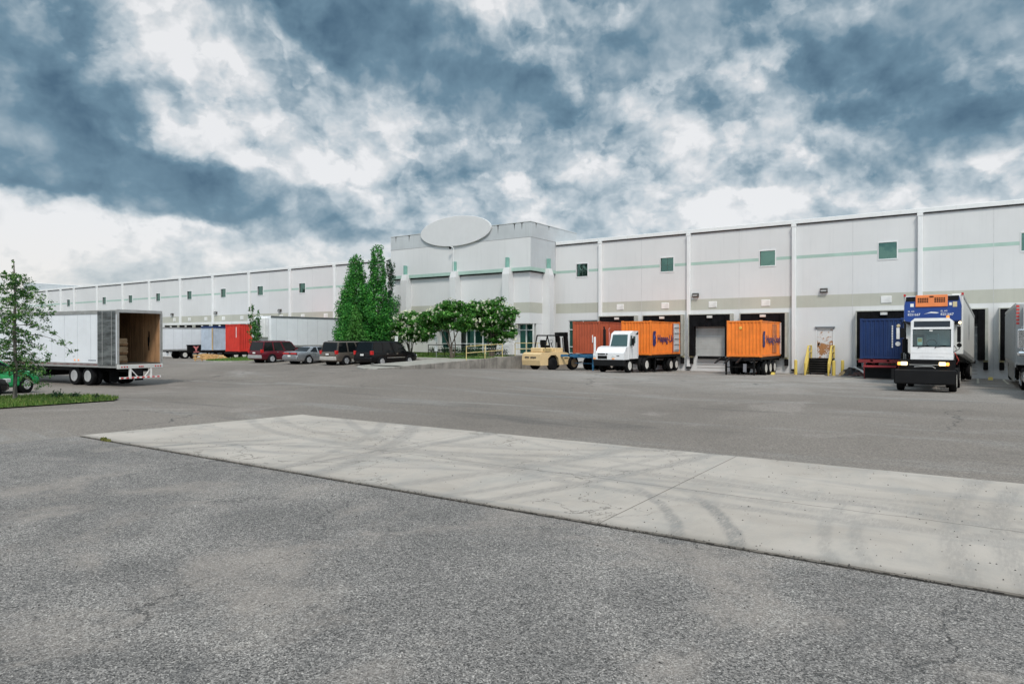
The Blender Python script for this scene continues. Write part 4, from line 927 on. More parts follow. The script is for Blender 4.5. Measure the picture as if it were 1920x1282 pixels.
    for xa in (x0 + .085, x1 - .105): gk.add([(xa, fy(2.05) - .008, 2.05), (xa + .02, fy(2.05) - .008, 2.05), (xa + .02, fy(2.83) - .008, 2.83), (xa, fy(2.83) - .008, 2.83)], [(0, 1, 2, 3)])
    gk.done('window_gasket', rubber, cb)
    for x in (-.25, .4): M().tube([(x - .02, .3, 1.98), (x + .04, .33, 2.05), (x + .42, .345, 2.1)], .014).done('wiper', blackmetal, cb)
    s_ = M(); s_.bev(.0, .52, 1.1, 1.3, 2.0, 2.66, .06); s_.bev(-.02, .54, .75, 1.25, 1.9, 2.06, .05); s_.done('driver_seat', fabric, cb)
    M().box(x0 + .06, x1 - .06, .42, .62, 1.5, 2.12).box(x0 + .06, -.1, 1.3, 1.5, 1.5, 2.6).done('dashboard', pbr('dash_dark', (.01, .03, .032), .7), cb)
    k = M(); pts = [(.24 + .19 * math.cos(a_ * .5236), .72 + .07 * math.sin(a_ * .5236), 2.2 + .17 * math.sin(a_ * .5236)) for a_ in range(13)]; k.tube(pts, .014, 6, False).done('steering_wheel', blackmetal, cb)
    M().box(-.3, -.1, .44, .445, 2.1, 2.45).done('paperwork', paper, cb); M().box(-.28, -.12, .436, .439, 2.26, 2.42).done('orange_note', pbr('note_orange', (.8, .4, .1), .8), cb)
    M().box(.17, .3, .41, .414, 2.74, 2.8).done('decal', paper, cb)
    m = M(); m.tube([(x1, .5, 3.2), (1.28, .45, 3.22), (1.3, .42, 3.15), (1.3, .42, 1.95), (x1, .5, 1.8)], .018); m.box(1.22, 1.36, .38, .43, 2.25, 2.95); m.lathe([(-.02, .09), (.02, .1)], 12, 'y', (1.3, .42, 2.12)); m.done('mirror', blackmetal, cb)
    m = M(); m.tube([(x0, .5, 3.15), (-.85, .4, 3.2), (-.9, .4, 3.1), (-.9, .4, 2.5)], .02); m.box(-.98, -.8, .36, .42, 2.45, 2.9); m.done('mirror', blackmetal, cb)
    l = M(); l.lathe([(-.05, .06), (.03, .08)], 12, 'y', (-1.06, .5, 3.0)); l.done('work_light', pbr('work_lamp', (.6, .5, .3), .3), cb)
    M().lathe([(-.03, .05), (.02, .06)], 12, 'y', (1.32, .42, 3.12)).done('work_light', glowm, cb)
    M().lathe([(0, .07), (.1, .06), (.12, .02)], 12, 'z', (.86, .8, 3.345)).done('beacon', amber, cb)
    h = M(); h.tube([(x1 + .02, .6, 1.55), (x1 + .1, .58, 1.6), (x1 + .1, .58, 2.0), (x1 + .02, .6, 2.1)], .014); h.done('grab_rail', blackmetal, cb)
    e = M(); e.tube([(-.85, 1.3, 1.1), (-.85, 1.3, 2.4)], .12); e.tube([(-.85, 1.3, 2.4), (-.85, 1.3, 3.1), (-.9, 1.3, 3.2)], .05); e.box(-1.0, -.68, .9, 1.4, 1.25, 1.75); e.done('exhaust_stack', blackmetal, o)
    M().tube([(-.86, .86, 1.3), (-.86, .85, 1.75)], .02).tube([(-.78, .86, 1.3), (-.8, .85, 1.7)], .02).done('pale_pipes', rail, o)
    M().tube([(1.1, 1.95, 1.75), (1.25, 2.2, 1.4), (1.15, 2.7, 1.2)], .025).done('air_line', pbr('airline_red', (.6, .08, .06), .5), o)
    for x in (-1.0, 1.05): wheel(o, x, 1.05, .5, .5, .3, rimwhite, 1 if x > 0 else -1)
    dual(o, 4.2, .5, rimwhite, tx=.98)
    M().box(-.6, .6, 3.4, 5.0, 1.02, 1.2).done('fifth_wheel', blackmetal, o)
    M().box(.9, 1.2, 1.9, 3.1, .55, 1.0).done('fuel_tank', blackmetal, o)
    return o
tractor_big()

# refrigerated trailer, nose lifted by the tractor
reefw = pbr('reefer_white', (.62, .61, .58), .5, var=.05, streak=.3, dirtcol=(.35, .33, .3))
rt_ = thing('refrigerated_trailer', 'white refrigerated trailer with blue and orange cooling unit, tilted nose-up behind the big yard tractor', 'trailer', (-1.83, 40.4, 1.62), -2, None, -3.4)
hw2, H2, L2 = 1.28, 2.98, 12.3
M().bev(-hw2, hw2, 0, L2, 0, H2, .05).done('box_body', reefw, rt_)
g = M()
for s_ in (-1, 1): g.box(s_ * (hw2 + .012) - .012, s_ * (hw2 + .012) + .012, .05, L2, 0.04, .26); g.box(s_ * (hw2 + .012) - .012, s_ * (hw2 + .012) + .012, .05, L2, H2 - .14, H2)
g.done('rails', rail, rt_)
u = M(); p = [(-1.12, .0), (-1.22, .12), (-1.22, 2.12 - 1.3), (-1.12, 1.28), (1.12, 1.28), (1.22, .82), (1.22, .12), (1.12, 0)]
u.prism([(x, z + 1.62) for x, z in p], -.42, -.005, 'y'); ub = u.done('cooling_unit', pbr('unit_blue', (.012, .05, .24), .4, var=.1), rt_)
M().prism([(x * .97, z * .12 + 1.5) for x, z in [(-1.1, 0), (-1.22, 1), (1.22, 1), (1.1, 0)]], -.4, -.02, 'y').done('unit_base', blackmetal, ub)
M().bev(-.72, .66, -.47, -.425, 2.36, 2.96, .02).done('orange_panel', pbr('panel_orange', (.82, .24, .075), .45), ub)
g = M()
for bx in (-.62, .1):
    for i in range(5):
        for j in range(3): g.box(bx + i * .095, bx + i * .095 + .07, -.478, -.4705, 2.58 + j * .085, 2.58 + j * .085 + .06)
g.box(-.12, .06, -.48, -.4705, 2.84, 2.9); g.done('vent_holes', blackmetal, ub)
g = M(); g.box(-1.15, -.74, -.432, -.4215, 2.66, 2.88); g.box(.68, 1.12, -.44, -.4215, 2.66, 2.9); g.done('dark_corner', blackmetal, ub)
g = M(); g.box(-.95, -.8, -.428, -.4215, 2.38, 2.54); g.box(.72, .83, -.428, -.4215, 2.42, 2.56); g.done('sticker', paper, ub)
M().box(.87, 1.05, -.43, -.4215, 2.34, 2.6).done('yellow_label', pbr('label_tan', (.6, .5, .3), .6), ub)
wm = whitemark
for x in (-1.06, .36):
    text('SL AS', .11, wm, ub, (x, -.424, 2.11), FRONT, sx=1.1); text('8251667', .165, wm, ub, (x, -.424, 1.93), FRONT, sx=.95)
g = M(); g.add([(-.36, -.424, 2.0), (-.1, -.424, 2.05), (.2, -.424, 2.03), (.3, -.424, 2.07), (.16, -.424, 2.1), (-.05, -.424, 2.12), (-.2, -.424, 2.06)], [(0, 1, 2, 3, 4, 5, 6)]); g.done('brand_swoosh', wm, ub)
for x in (-hw2 + .03, hw2 - .03): M().box(x - .05, x + .05, -.03, .02, H2 - .02, H2 + .1).done('marker_light', redlens, rt_)
u = M(); u.box(-1.1, 1.1, .3, L2 - .1, -.16, -.01); u.box(-.55, .55, L2 - 4.2, L2 - .6, -.65, -.16); u.done('underframe', blackmetal, rt_)
for y in (L2 - 3.2, L2 - 1.9): dual(rt_, y, .5, rimwhite, z=-.62)
for x in (-.95, .95): M().box(x - .07, x + .07, 2.4, 2.55, -1.1, -.16).box(x - .14, x + .14, 2.33, 2.62, -1.14, -1.1).done('landing_leg', blackmetal, rt_)
g = M(); g.add([(hw2 + .004, 5.6 + .75 * math.cos(q * .2618), 1.75 + .75 * math.sin(q * .2618)) for q in range(24)], [list(range(24))])
g.done('faded_emblem', pbr('grey_mark2', (.36, .36, .35), .7, var=.4, vs=3), rt_)

# semi tractor at the right edge
st_ = thing('semi_tractor', 'silver long-nose road tractor with chrome mirror at the far right edge', 'semi truck', (2.95, 33.2, 0))
silver = pbr('truck_silver', (.45, .46, .48), .3, .6, var=.04)
c = M(); c.prism([(1.9, 1.0), (1.9, 1.9), (2.3, 2.75), (2.75, 3.4), (4.9, 3.5), (4.9, 1.0)], -1.15, 1.15); cb = c.done('cab', silver, st_)
M().prism([(.1, .95), (.05, 1.6), (.35, 1.78), (1.9, 1.92), (1.9, .95)], -.75, .75).done('hood', silver, st_)
M().box(-.55, .55, .0, .06, .85, 1.6).done('grille', chrome, st_); M().bev(-1.2, 1.2, -.15, .12, .42, .8, .05).done('bumper', chrome, st_)
for s_ in (-1, 1):
    f = M(); pr = [(.1, .75), (.25, 1.18), (.7, 1.35), (1.4, 1.35), (1.75, 1.1), (1.85, .7), (1.6, .7), (1.45, 1.0), (.8, 1.0), (.55, .72)]
    f.prism(pr, s_ * .76, s_ * 1.2) if s_ > 0 else f.prism(pr, -1.2, -.76); f.done('fender', silver, st_)
    M().bev(s_ * 1.0 - .15, s_ * 1.0 + .15, .05, .3, .95, 1.25, .04).done('headlight', clearlens, st_)
    wheel(st_, s_ * 1.02, 1.1, .52, .52, .28, chrome, s_)
    m = M(); m.tube([(s_ * 1.15, 2.2, 2.9), (s_ * 1.42, 2.0, 2.9), (s_ * 1.42, 2.0, 1.9), (s_ * 1.15, 2.2, 1.8)], .02); m.bev(s_ * 1.42 - .12, s_ * 1.42 + .12, 1.94, 2.06, 2.0, 2.8, .03); m.done('mirror', chrome, cb)
    M().bev(s_ * 1.42 - .14, s_ * 1.42 + .14, 1.75, 2.05, 1.68, 1.88, .06).done('lower_mirror', chrome, cb)
    M().lathe([(3.1, .3), (3.12, .33), (4.6, .33), (4.62, .3)], 20, 'y', (s_ * .98, 0, .72)).done('fuel_tank', chrome, st_, smooth=True)
    w = M(); x = s_ * 1.154; w.add([(x, 2.3, 2.0), (x, 3.2, 2.0), (x, 3.2, 2.75), (x, 2.55, 2.75)], [(0, 1, 2, 3)]); w.done('side_window', cabglass, cb)
w = M(); w.add([(-1.0, 1.95, 1.98), (1.0, 1.95, 1.98), (.95, 2.28, 2.7), (-.95, 2.28, 2.7)], [(0, 1, 2, 3)]); w.xf(Matrix.Translation((0, -.012, .004))); w.done('windshield', cabglass, cb)
M().box(-.45, .45, 1.9, 8.6, .7, .98).done('frame', blackmetal, st_)
for y in (6.6, 7.9): dual(st_, y, .52, chrome)
for x in (-1.0, 1.0): M().tube([(x, 5.1, 1.0), (x, 5.1, 3.9)], .07).done('exhaust_stack', chrome, st_)

# ------------------------------------------------------------------ forklift
cream = pbr('forklift_cream', (.68, .50, .27), .55, var=.08, dirt=.35, dirtcol=(.35, .24, .12), ds=1.6)
fk = thing('forklift', 'big cream forklift with black mast, parked by the end of the retaining wall', 'forklift', (-28.8, 45.0, gz(-28.9, 47)), -14)
g = M()   # local +y forward; counterweight at y=0
g.prism([(0.0, .42), (-.06, .8), (0, 1.28), (.25, 1.42), (.85, 1.42), (.85, .42)], -1.02, 1.02); g.done('counterweight', cream, fk)
g = M(); g.prism([(.84, .95), (.84, 1.4), (1.7, 1.48), (2.9, 1.4), (3.55, 1.15), (3.4, .48), (2.1, .42), (1.95, 1.0), (1.65, 1.22), (1.15, 1.2)], .8, 1.04); g.done('side_body', cream, fk)
g = M(); g.prism([(.84, .95), (.84, 1.4), (1.7, 1.48), (2.9, 1.4), (3.55, 1.15), (3.4, .48), (2.1, .42), (1.95, 1.0), (1.65, 1.22), (1.15, 1.2)], -1.04, -.8); g.done('side_body', cream, fk)
M().box(-.8, .8, .8, 3.3, .5, 1.35).done('chassis_core', blackmetal, fk)
g = M(); g.bev(-.62, .62, .5, 1.9, 1.43, 1.78, .05); g.bev(.3, .95, 1.75, 2.6, 1.43, 1.76, .03); hd = g.done('engine_cover', cream, fk)
g = M()
for q in range(6): g.box(.622, .63, .7 + q * .16, .8 + q * .16, 1.52, 1.72)
g.done('louvres', pbr('louvre_olive', (.25, .2, .08), .7), hd)
g = M()
for x in (-.58, .58):
    g.tube([(x, .95, 1.75), (x, 1.2, 2.75)], .05); g.tube([(x, 2.75, 1.45), (x, 2.35, 2.75)], .045); g.tube([(x, 1.2, 2.75), (x, 2.4, 2.75)], .05)
for q in range(6): g.tube([(-.58, 1.2 + q * .24, 2.76), (.58, 1.2 + q * .24, 2.76)], .03)
g.done('overhead_guard', blackmetal, fk)
g = M(); g.bev(-.3, .3, 1.25, 1.85, 1.79, 1.98, .05); g.bev(-.3, .3, 1.2, 1.35, 1.95, 2.4, .05); g.done('seat', rubber, fk)
M().tube([(0, 2.35, 1.75), (0, 2.2, 2.2)], .03).tube([(.2 * math.cos(q), 2.18, 2.25 + .18 * math.sin(q)) for q in [k * .628 for k in range(11)]], .014, 6, False).done('steering_wheel', blackmetal, fk)
M().box(.1, .3, 2.55, 2.6, 1.5, 2.2).done('lever_panel', rail, fk)
def mrot(g): return g.xf(Matrix.Translation((0, 3.6, .5)) @ Matrix.Rotation(R(6), 4, 'X') @ Matrix.Translation((0, -3.6, -.5)))
g = M()
for x in (-.62, -.42, .3, .5): g.box(x, x + .13, 3.5, 3.72, .4, 3.0)
g.box(-.62, .63, 3.48, 3.74, 2.7, 3.02); g.box(-.62, .63, 3.5, 3.7, 1.2, 1.4); mrot(g).done('mast', blackmetal, fk)
g = M(); 
for x in (-.17, .12): g.tube([(x, 3.6, .6), (x, 3.6, 2.6)], .04)
mrot(g).done('lift_cylinder', chrome, fk)
g = M(); g.box(-.9, .9, 3.76, 3.84, .5, 1.3); g.box(-.8, -.65, 3.84, 5.1, .42, .48); g.box(.65, .8, 3.84, 5.1, .42, .48); mrot(g).done('fork_carriage', blackmetal, fk)
M().box(1.045, 1.06, 2.65, 3.1, .92, .98).done('step_slot', blackmetal, fk)
for x, s_ in ((-1.02, -1), (.9, 1)): wheel(fk, x, 1.42, .5, .5, .32, blackmetal, s_)
for x, s_ in ((-1.05, -1), (1.0, 1)): wheel(fk, x, 3.62, .56, .56, .4, pbr('rim_tan', (.25, .18, .11), .7), s_)
g = M()
for q in (0, 1, 2, 4, 5, 6, 7): g.box(-.66 + q * .16, -.55 + q * .16, -.072, -.03, .98 + .01 * (q % 2), 1.09)
g.done('dark_marking', pbr('mark_dark', (.04, .04, .05), .6), fk)

# ------------------------------------------------------------------ cars
def car(label, a, n, rz, paint, kind, group='cars parked along the raised walk', glassm=None, plate=True, fascia=None, zoff=0, wheels=None, cat='car', name='parked_car'):
    """+y is forward, rear bumper at y=0"""
    o = thing(name, label, cat, (a, n, gz(a, n + 1.5) - .06 + zoff), rz, group)
    P = dict(  # L, W, stations (y, zlow, ztop, halfwidth), greenhouse base/roof
        suv=dict(L=4.85, W=.95, st=[(0, .5, .78, .80), (.04, .34, 1.02, .9), (.2, .3, 1.1, .94), (1.2, .28, 1.13, .95), (3.3, .28, 1.12, .95), (3.62, .28, 1.10, .94), (4.4, .3, 1.02, .92), (4.75, .36, .92, .84), (4.85, .46, .74, .76)],
                 gb=(.07, 3.72, .9), gt=(.27, 3.02, .76), zr=1.82, wy=(1.0, 3.85), r=.37, pil=(.1, 1.2, 2.25)),
        coupe=dict(L=4.95, W=.95, st=[(0, .45, .9, .78), (.05, .3, 1.0, .88), (.3, .26, 1.03, .94), (1.2, .24, 1.02, .965), (2.2, .24, .96, .95), (3.4, .24, .97, .95), (3.8, .26, .93, .94), (4.6, .28, .84, .9), (4.9, .32, .72, .8), (4.95, .4, .62, .7)],
                   gb=(.75, 3.55, .84), gt=(1.55, 2.65, .6), zr=1.42, wy=(1.1, 4.0), r=.37, pil=(1.0, 2.1)),
        sedan=dict(L=4.7, W=.91, st=[(0, .45, .85, .74), (.05, .3, .97, .84), (.35, .26, 1.0, .9), (1.2, .25, .98, .91), (3.3, .25, .95, .91), (3.7, .26, .93, .9), (4.4, .28, .82, .86), (4.65, .34, .66, .76), (4.7, .42, .58, .7)],
                   gb=(.7, 3.5, .82), gt=(1.45, 2.55, .62), zr=1.42, wy=(.95, 3.75), r=.33, pil=(1.0, 2.1)))[kind]
    rings = []
    for y, zl, zt_, w in P['st']:
        zm = (zl + zt_) / 2; h = []
        for u, v in ((-.86, 0), (-.97, .12), (-1, .38), (-.985, .68), (-.93, .93), (-.80, 1), (0, 1.02), (.80, 1), (.93, .93), (.985, .68), (1, .38), (.97, .12), (.86, 0)):
            h.append((u * w, y, zl + v * (zt_ - zl)))
        rings.append(h)
    body = M(); body.loft(rings[::-1]); body.done('body', paint, o, smooth=True)
    def ring(y0, y1, w, z, c): return [(-w, y0 + c, z), (-w + c, y0, z), (w - c, y0, z), (w, y0 + c, z), (w, y1 - c * 1.5, z), (w - c * 2, y1, z), (-w + c * 2, y1, z), (-w, y1 - c * 1.5, z)]
    zb_ = 1.0 if kind == 'suv' else .9
    b0, b1, bw = P['gb']; t0_, t1_, tw = P['gt']; zr = P['zr']
    g = M(); g.loft([ring(b0, b1, bw, zb_, .1), ring(t0_, t1_, tw + .03, zr - .06, .1)]); g.done('windows', glassm or carglass, o)
    g = M(); g.loft([ring(t0_ - .03, t1_ + .03, tw + .04, zr - .08, .1), ring(t0_ + .02, t1_ - .03, tw + .0, zr - .015, .1), ring(t0_ + .2, t1_ - .2, tw - .15, zr, .1)]); g.done('roof', paint, o, smooth=True)
    g = M(); k = (zr - .07 - zb_)
    def pillar(y, wd=.1, slope=0):
        for s_ in (-1, 1):
            f0 = (y - b0) / (b1 - b0); yb = y; yt2 = t0_ + f0 * (t1_ - t0_); xb, xt = s_ * (bw + .008), s_ * (tw + .042)
            g.add([(xb, yb - wd / 2, zb_), (xb, yb + wd / 2, zb_), (xt, yt2 + wd / 2, zr - .07), (xt, yt2 - wd / 2, zr - .07), (xb * .96, yb - wd / 2, zb_), (xb * .96, yb + wd / 2, zb_), (xt * .96, yt2 + wd / 2, zr - .07), (xt * .96, yt2 - wd / 2, zr - .07)], [(0, 1, 2, 3), (4, 7, 6, 5), (0, 3, 7, 4), (1, 5, 6, 2)])
    for i, y in enumerate(P['pil']): pillar(b0 + .08 if i == 0 and kind == 'suv' else y, .3 if (i == 0 and kind != 'suv') else .11)
    if kind == 'suv': pillar(2.3, .09)
    pillar(b1 - .12, .09)
    split_done(g, 'pillar', paint, o)
    ry, fy_ = P['wy']; r = P['r']; Wd = P['W']
    g = M()
    for y in (ry, fy_):
        for s_ in (-1, 1): g.lathe([(s_ * Wd * .6, r * 1.16), (s_ * (Wd - .02), r * 1.16), (s_ * (Wd + .004), r * 1.13)], 26, 'x', (0, y, r * .98))
    split_done(g, 'wheel_well', rubber, o, True)
    for y in (ry, fy_):
        for s_ in (-1, 1):
            w = wheel(o, s_ * (Wd - .09), y, r, r, .22, alloy, s_)
            q = M()
            for k_ in range(5):
                a_ = k_ * 1.2566; c_, s2 = math.cos(a_), math.sin(a_); x_ = s_ * .118
                q.add([(x_, c_ * .05 - s2 * .035, s2 * .05 + c_ * .035), (x_, c_ * .05 + s2 * .035, s2 * .05 - c_ * .035), (x_, c_ * r * .58 + s2 * .04, s2 * r * .58 - c_ * .04), (x_, c_ * r * .58 - s2 * .04, s2 * r * .58 + c_ * .04)], [(0, 1, 2, 3)])
            q.done('spokes', pbr('spoke_bright', (.75, .76, .78), .3, .5), w)
    fm = fascia or paint
    g = M(); g.bev(-Wd * .93, Wd * .93, -.06, .16, .4, .68, .04); g.done('rear_bumper', fm, o)
    g = M()
    for s_ in (-1, 1):
        if kind == 'suv': g.bev(s_ * .83 - .09, s_ * .83 + .085, -.015, .22, .86, 1.14, .02)
        elif kind == 'coupe': g.bev(s_ * .47 - .36, s_ * .47 + .36, -.03, .1, .8, .93, .02)
        else: g.bev(s_ * .68 - .15, s_ * .68 + .15, -.03, .15, .75, .92, .02)
    split_done(g, 'tail_light', redlens, o)
    g = M()
    for s_ in (-1, 1): g.bev(s_ * .68 - .14, s_ * .68 + .14, P['L'] - .26, P['L'] - .03, .66, .82, .02)
    split_done(g, 'headlight', clearlens, o)
    if plate: M().box(-.16, .16, -.075, -.05, .62 if kind != 'suv' else .8, .74 if kind != 'suv' else .92).done('licence_plate', paper, o)
    g = M()
    for y in (([1.28, 2.3, 3.35]) if kind != 'coupe' else [1.75, 3.2]):
        for s_ in (-1, 1): g.box(s_ * Wd - .002, s_ * Wd + .003, y, y + .012, .4, .98)
    g.done('door_gaps', gapshade, o)
    g = M()
    for y in (1.45, 2.45):
        for s_ in (-1, 1): g.bev(s_ * (Wd - .005) - .015, s_ * (Wd - .005) + .02, y, y + .16, .9, .935, .006)
    split_done(g, 'door_handle', chrome if kind == 'suv' else paint, o)
    for s_ in (-1, 1): M().bev(s_ * (Wd + .06) - .08, s_ * (Wd + .06) + .08, b1 - .55, b1 - .42, 1.0, 1.13, .03).done('side_mirror', paint, o)
    if kind == 'suv':
        g = M()
        for s_ in (-1, 1): g.tube([(s_ * .62, .55, zr + .03), (s_ * .62, 2.5, zr + .03)], .018)
        for y in (.9, 2.0): g.box(-.62, .62, y, y + .04, zr + .03, zr + .05)
        g.done('roof_rack', blackmetal, o)
    return o
maroon = pbr('paint_maroon', (.13, .008, .018), .22, .3, var=.05, spec=.7); silverp = pbr('paint_silver', (.40, .41, .43), .25, .7, var=.03)
taupe = pbr('paint_taupe', (.20, .17, .145), .25, .6, var=.03); blackp = pbr('paint_black', (.004, .004, .005), .22, 0, var=.05, spec=.35)
greyb = pbr('bumper_grey', (.33, .33, .33), .45); greenp = pbr('paint_green', (.01, .42, .12), .2, .2, var=.05, spec=.8)
car('maroon SUV with grey bumper, leftmost of the four cars in the row', -48.65, 34.2, 0, maroon, 'suv', fascia=greyb)
cc = car('silver two-door coupe parked between the maroon and the taupe SUV', -44.2, 34.2, 0, silverp, 'coupe')
M().box(-.84, .84, -.012, .06, .79, .94).done('light_bar', pbr('bar_dark_red', (.12, .01, .015), .3), cc)
ct = car('taupe SUV with pale lower trim, second from the right in the row of cars', -40.1, 34.45, 0, taupe, 'suv', fascia=pbr('trim_pale', (.42, .40, .37), .5))
g = M()
for s_ in (-1, 1): g.box(s_ * .955 - .006, s_ * .955 + .006, 1.5, 3.35, .3, .48)
g.done('lower_trim', pbr('trim_pale', (1, 1, 1)), ct)
cb_ = car('black SUV with red tail lights, rightmost in the row beside the raised kerb', -37.15, 35.15, 0, blackp, 'suv')
cb_.scale = (1.03, 1.03, 1.03); cb_.location.z -= .08
g = M()
for s_ in (-1, 1): g.box(s_ * .955 - .006, s_ * .955 + .006, 1.5, 3.35, .62, .66)
g.done('side_moulding', alloy, cb_)
cg = car('bright green car nosing in from the left edge behind the tree trunk', -35.5, 9.75, 27, greenp, 'sedan', group=None, zoff=.0); cg.scale = (1, 1, 1.13)
ck = car('black car at the lower left corner behind the tree, beside the bright green one', -31.75, 7.2, 27, blackp, 'sedan', group=None)

# ------------------------------------------------------------------ raised lawn, walk and retaining wall
def lz(a, n): return .53 + .47 * min(1, max(0, (n - 31) / 15))
grassm = pbr('lawn_grass', (.065, .17, .022), .9, var=.35, vs=1.6, dirt=.3, dirtcol=(.12, .17, .04), ds=.6, bump=.6, bs=60)
walkm = pbr('walk_concrete', (.30, .285, .25), .9, var=.15, vs=1.5, dirt=.4, dirtcol=(.25, .23, .2), bump=.2)
def patch(a0, a1, n0, n1, up, mat, name, kind='structure', st=.6):
    g = M(); A = [a0 + (a1 - a0) * i / max(1, round((a1 - a0) / st)) for i in range(max(1, round((a1 - a0) / st)) + 1)]
    B = [n0 + (n1 - n0) * i / max(1, round((n1 - n0) / st)) for i in range(max(1, round((n1 - n0) / st)) + 1)]
    k = len(A); g.v = [(a, n, lz(a, n) + up) for n in B for a in A]; g.f = [[j * k + i, j * k + i + 1, (j + 1) * k + i + 1, (j + 1) * k + i] for j in range(len(B) - 1) for i in range(k - 1)]; g.mi = [0] * len(g.f)
    return tag(g.done(name, mat), kind=kind)
patch(-51.5, -31.1, 41.6, 55.2, .0, grassm, 'lawn'); patch(-34.6, -31.1, 33.4, 41.6, .004, walkm, 'walkway'); sheet('walkway', [(-31.05, 30.75), (-31.6, 30.5), (-32.6, 30.95), (-33.8, 31.65), (-34.5, 32.4), (-34.6, 33.4), (-31.05, 33.4)], .55, walkm, thick=.5); patch(-51.5, -34.6, 40.6, 42.2, .008, walkm, 'walkway')
patch(-38.5, -31.1, 43.8, 45.0, .008, walkm, 'walkway'); patch(-36.5, -31.1, 46.6, 55, .01, walkm, 'walkway')
def wallrun(pts, w, top, mat, name, label, cat, bot=-.6, group=None):
    """low wall or kerb along pts"""
    o = thing(name, label, cat, (pts[0][0], pts[0][1], gz(*pts[0])), group=group); ox_, oy_, oz_ = o.location
    g = M(); R_ = []
    for i, (a, n) in enumerate(pts):
        d = Vector((pts[min(i + 1, len(pts) - 1)][0] - pts[max(0, i - 1)][0], pts[min(i + 1, len(pts) - 1)][1] - pts[max(0, i - 1)][1], 0)).normalized(); q = Vector((-d.y, d.x, 0)) * w / 2
        zt_ = top(a, n); zb_ = bot
        R_.append([(a + q.x - ox_, n + q.y - oy_, zb_ - oz_), (a - q.x - ox_, n - q.y - oy_, zb_ - oz_), (a - q.x - ox_, n - q.y - oy_, zt_ - .02 - oz_), (a - q.x * .85 - ox_, n - q.y * .85 - oy_, zt_ - oz_), (a + q.x * .85 - ox_, n + q.y * .85 - oy_, zt_ - oz_), (a + q.x - ox_, n + q.y - oy_, zt_ - .02 - oz_)])
    g.loft(R_); g.done('body', mat, o); return o
wallrun([(-31.0, 30.7 + q * .5) for q in range(0, 38)], .24, lambda a, n: lz(a, n) + .03, concrete, 'retaining_wall', 'stained grey concrete retaining wall running from the kerb tip to the forklift', 'retaining wall')
wallrun([(-31.0, 30.6), (-31.6, 30.45), (-32.6, 30.9), (-33.8, 31.6), (-34.5, 32.4)] + [(-34.6, 33.4 + q) for q in range(0, 8)] + [(-35.2, 40.7)] + [(-36 - q, 40.7) for q in range(16)], .2, lambda a, n: lz(a, n) + .02, kerbm, 'kerb', 'pale kerb around the walkway in front of the parked cars', 'kerb')
# little tree island near the red container
def island(pts, zf, h, name, label, ctr):
    o = thing(name, label, 'grass island', (*ctr, zf(*ctr))); n_ = len(pts)
    g = M(); oz_ = zf(*ctr)
    inner = [(ctr[0] + (a - ctr[0]) * .965, ctr[1] + (n - ctr[1]) * .965) for a, n in pts]
    L_ = lambda P_, dz: [(a - ctr[0], n - ctr[1], zf(a, n) - oz_ + dz) for a, n in P_]
    g.add(L_(pts, -.3) + L_(pts, h) + L_(inner, h), [[i, (i + 1) % n_, n_ + (i + 1) % n_, n_ + i] for i in range(n_)] + [[n_ + i, n_ + (i + 1) % n_, 2 * n_ + (i + 1) % n_, 2 * n_ + i] for i in range(n_)])
    g.done('kerb', kerbm, o)
    g = M(); g.add(L_(inner, h) + [(0, 0, h + .06)], [[i, (i + 1) % n_, n_] for i in range(n_)]); g.done('turf', grassm, o)
    return o
def ellipse_pts(ca, cn, ra, rn, k=28): return [(ca + ra * math.cos(2 * math.pi * q / k), cn + rn * math.sin(2 * math.pi * q / k)) for q in range(k)]
island(ellipse_pts(-53.4, 36.6, 2.6, 3.6), gz, .12, 'tree_island', 'small kerbed grass island under the young tree by the red container', (-53.4, 36.6))
# grass strip at the lower left
GI = [(-27.6, -4), (-27.6, 9.5), (-27.5, 12), (-27.45, 13.1), (-28.3, 13.7), (-30.3, 13.8), (-32.3, 13.1), (-32.7, 11.2), (-32.2, 9), (-31.9, 6), (-31.9, -4)]
g = M(); g.add([(a, n, gz(a, n) + .05) for a, n in GI] + [(-30, 6, .10)], [[i, (i + 1) % 11, 11] for i in range(11)])
tag(g.done('verge', pbr('verge_soil', (.09, .15, .035), .95, var=.4, vs=2, dirt=.5, dirtcol=(.16, .12, .07), bump=.5), ), kind='structure')
wallrun([(-32.75, -3 + q) for q in range(0, 16)], .16, lambda a, n: gz(a, n) + .14, kerbm, 'kerb', 'straight pale kerb between the grass strip and the green car', 'kerb')

# ------------------------------------------------------------------ grass blades
def leafmat(name, cols, trans=.25, rough=.55):
    m = bpy.data.materials.new(name); m.use_nodes = True; t = NT(m.node_tree); b = t.n['Principled BSDF']
    gm = t.new('ShaderNodeNewGeometry'); c = t.ramp(gm.outputs['Random Per Island'], cols)
    tc = t.new('ShaderNodeTexCoord'); c = t.mix(1.0, c, t.mix(t.sm(t.noise(tc.outputs['Object'], .9, 4, .6), .35, .65), (.72, .72, .72), (1.25, 1.22, 1.1)), 'MULTIPLY')
    t.put(b.inputs['Base Color'], c); b.inputs['Roughness'].default_value = rough; b.inputs['Specular IOR Level'].default_value = .3
    tr = t.new('ShaderNodeBsdfTranslucent'); t.put(tr.inputs[0], c); mx = t.new('ShaderNodeMixShader'); mx.inputs[0].default_value = trans
    t.l.new(b.outputs[0], mx.inputs[1]); t.l.new(tr.outputs[0], mx.inputs[2]); t.l.new(mx.outputs[0], t.n['Material Output'].inputs[0]); MATS[name] = m; return m
grassblade = leafmat('grass_blades', [(0, (.05, .12, .02)), (.6, (.10, .19, .035)), (1, (.24, .27, .09))])
rg = random.Random(5)
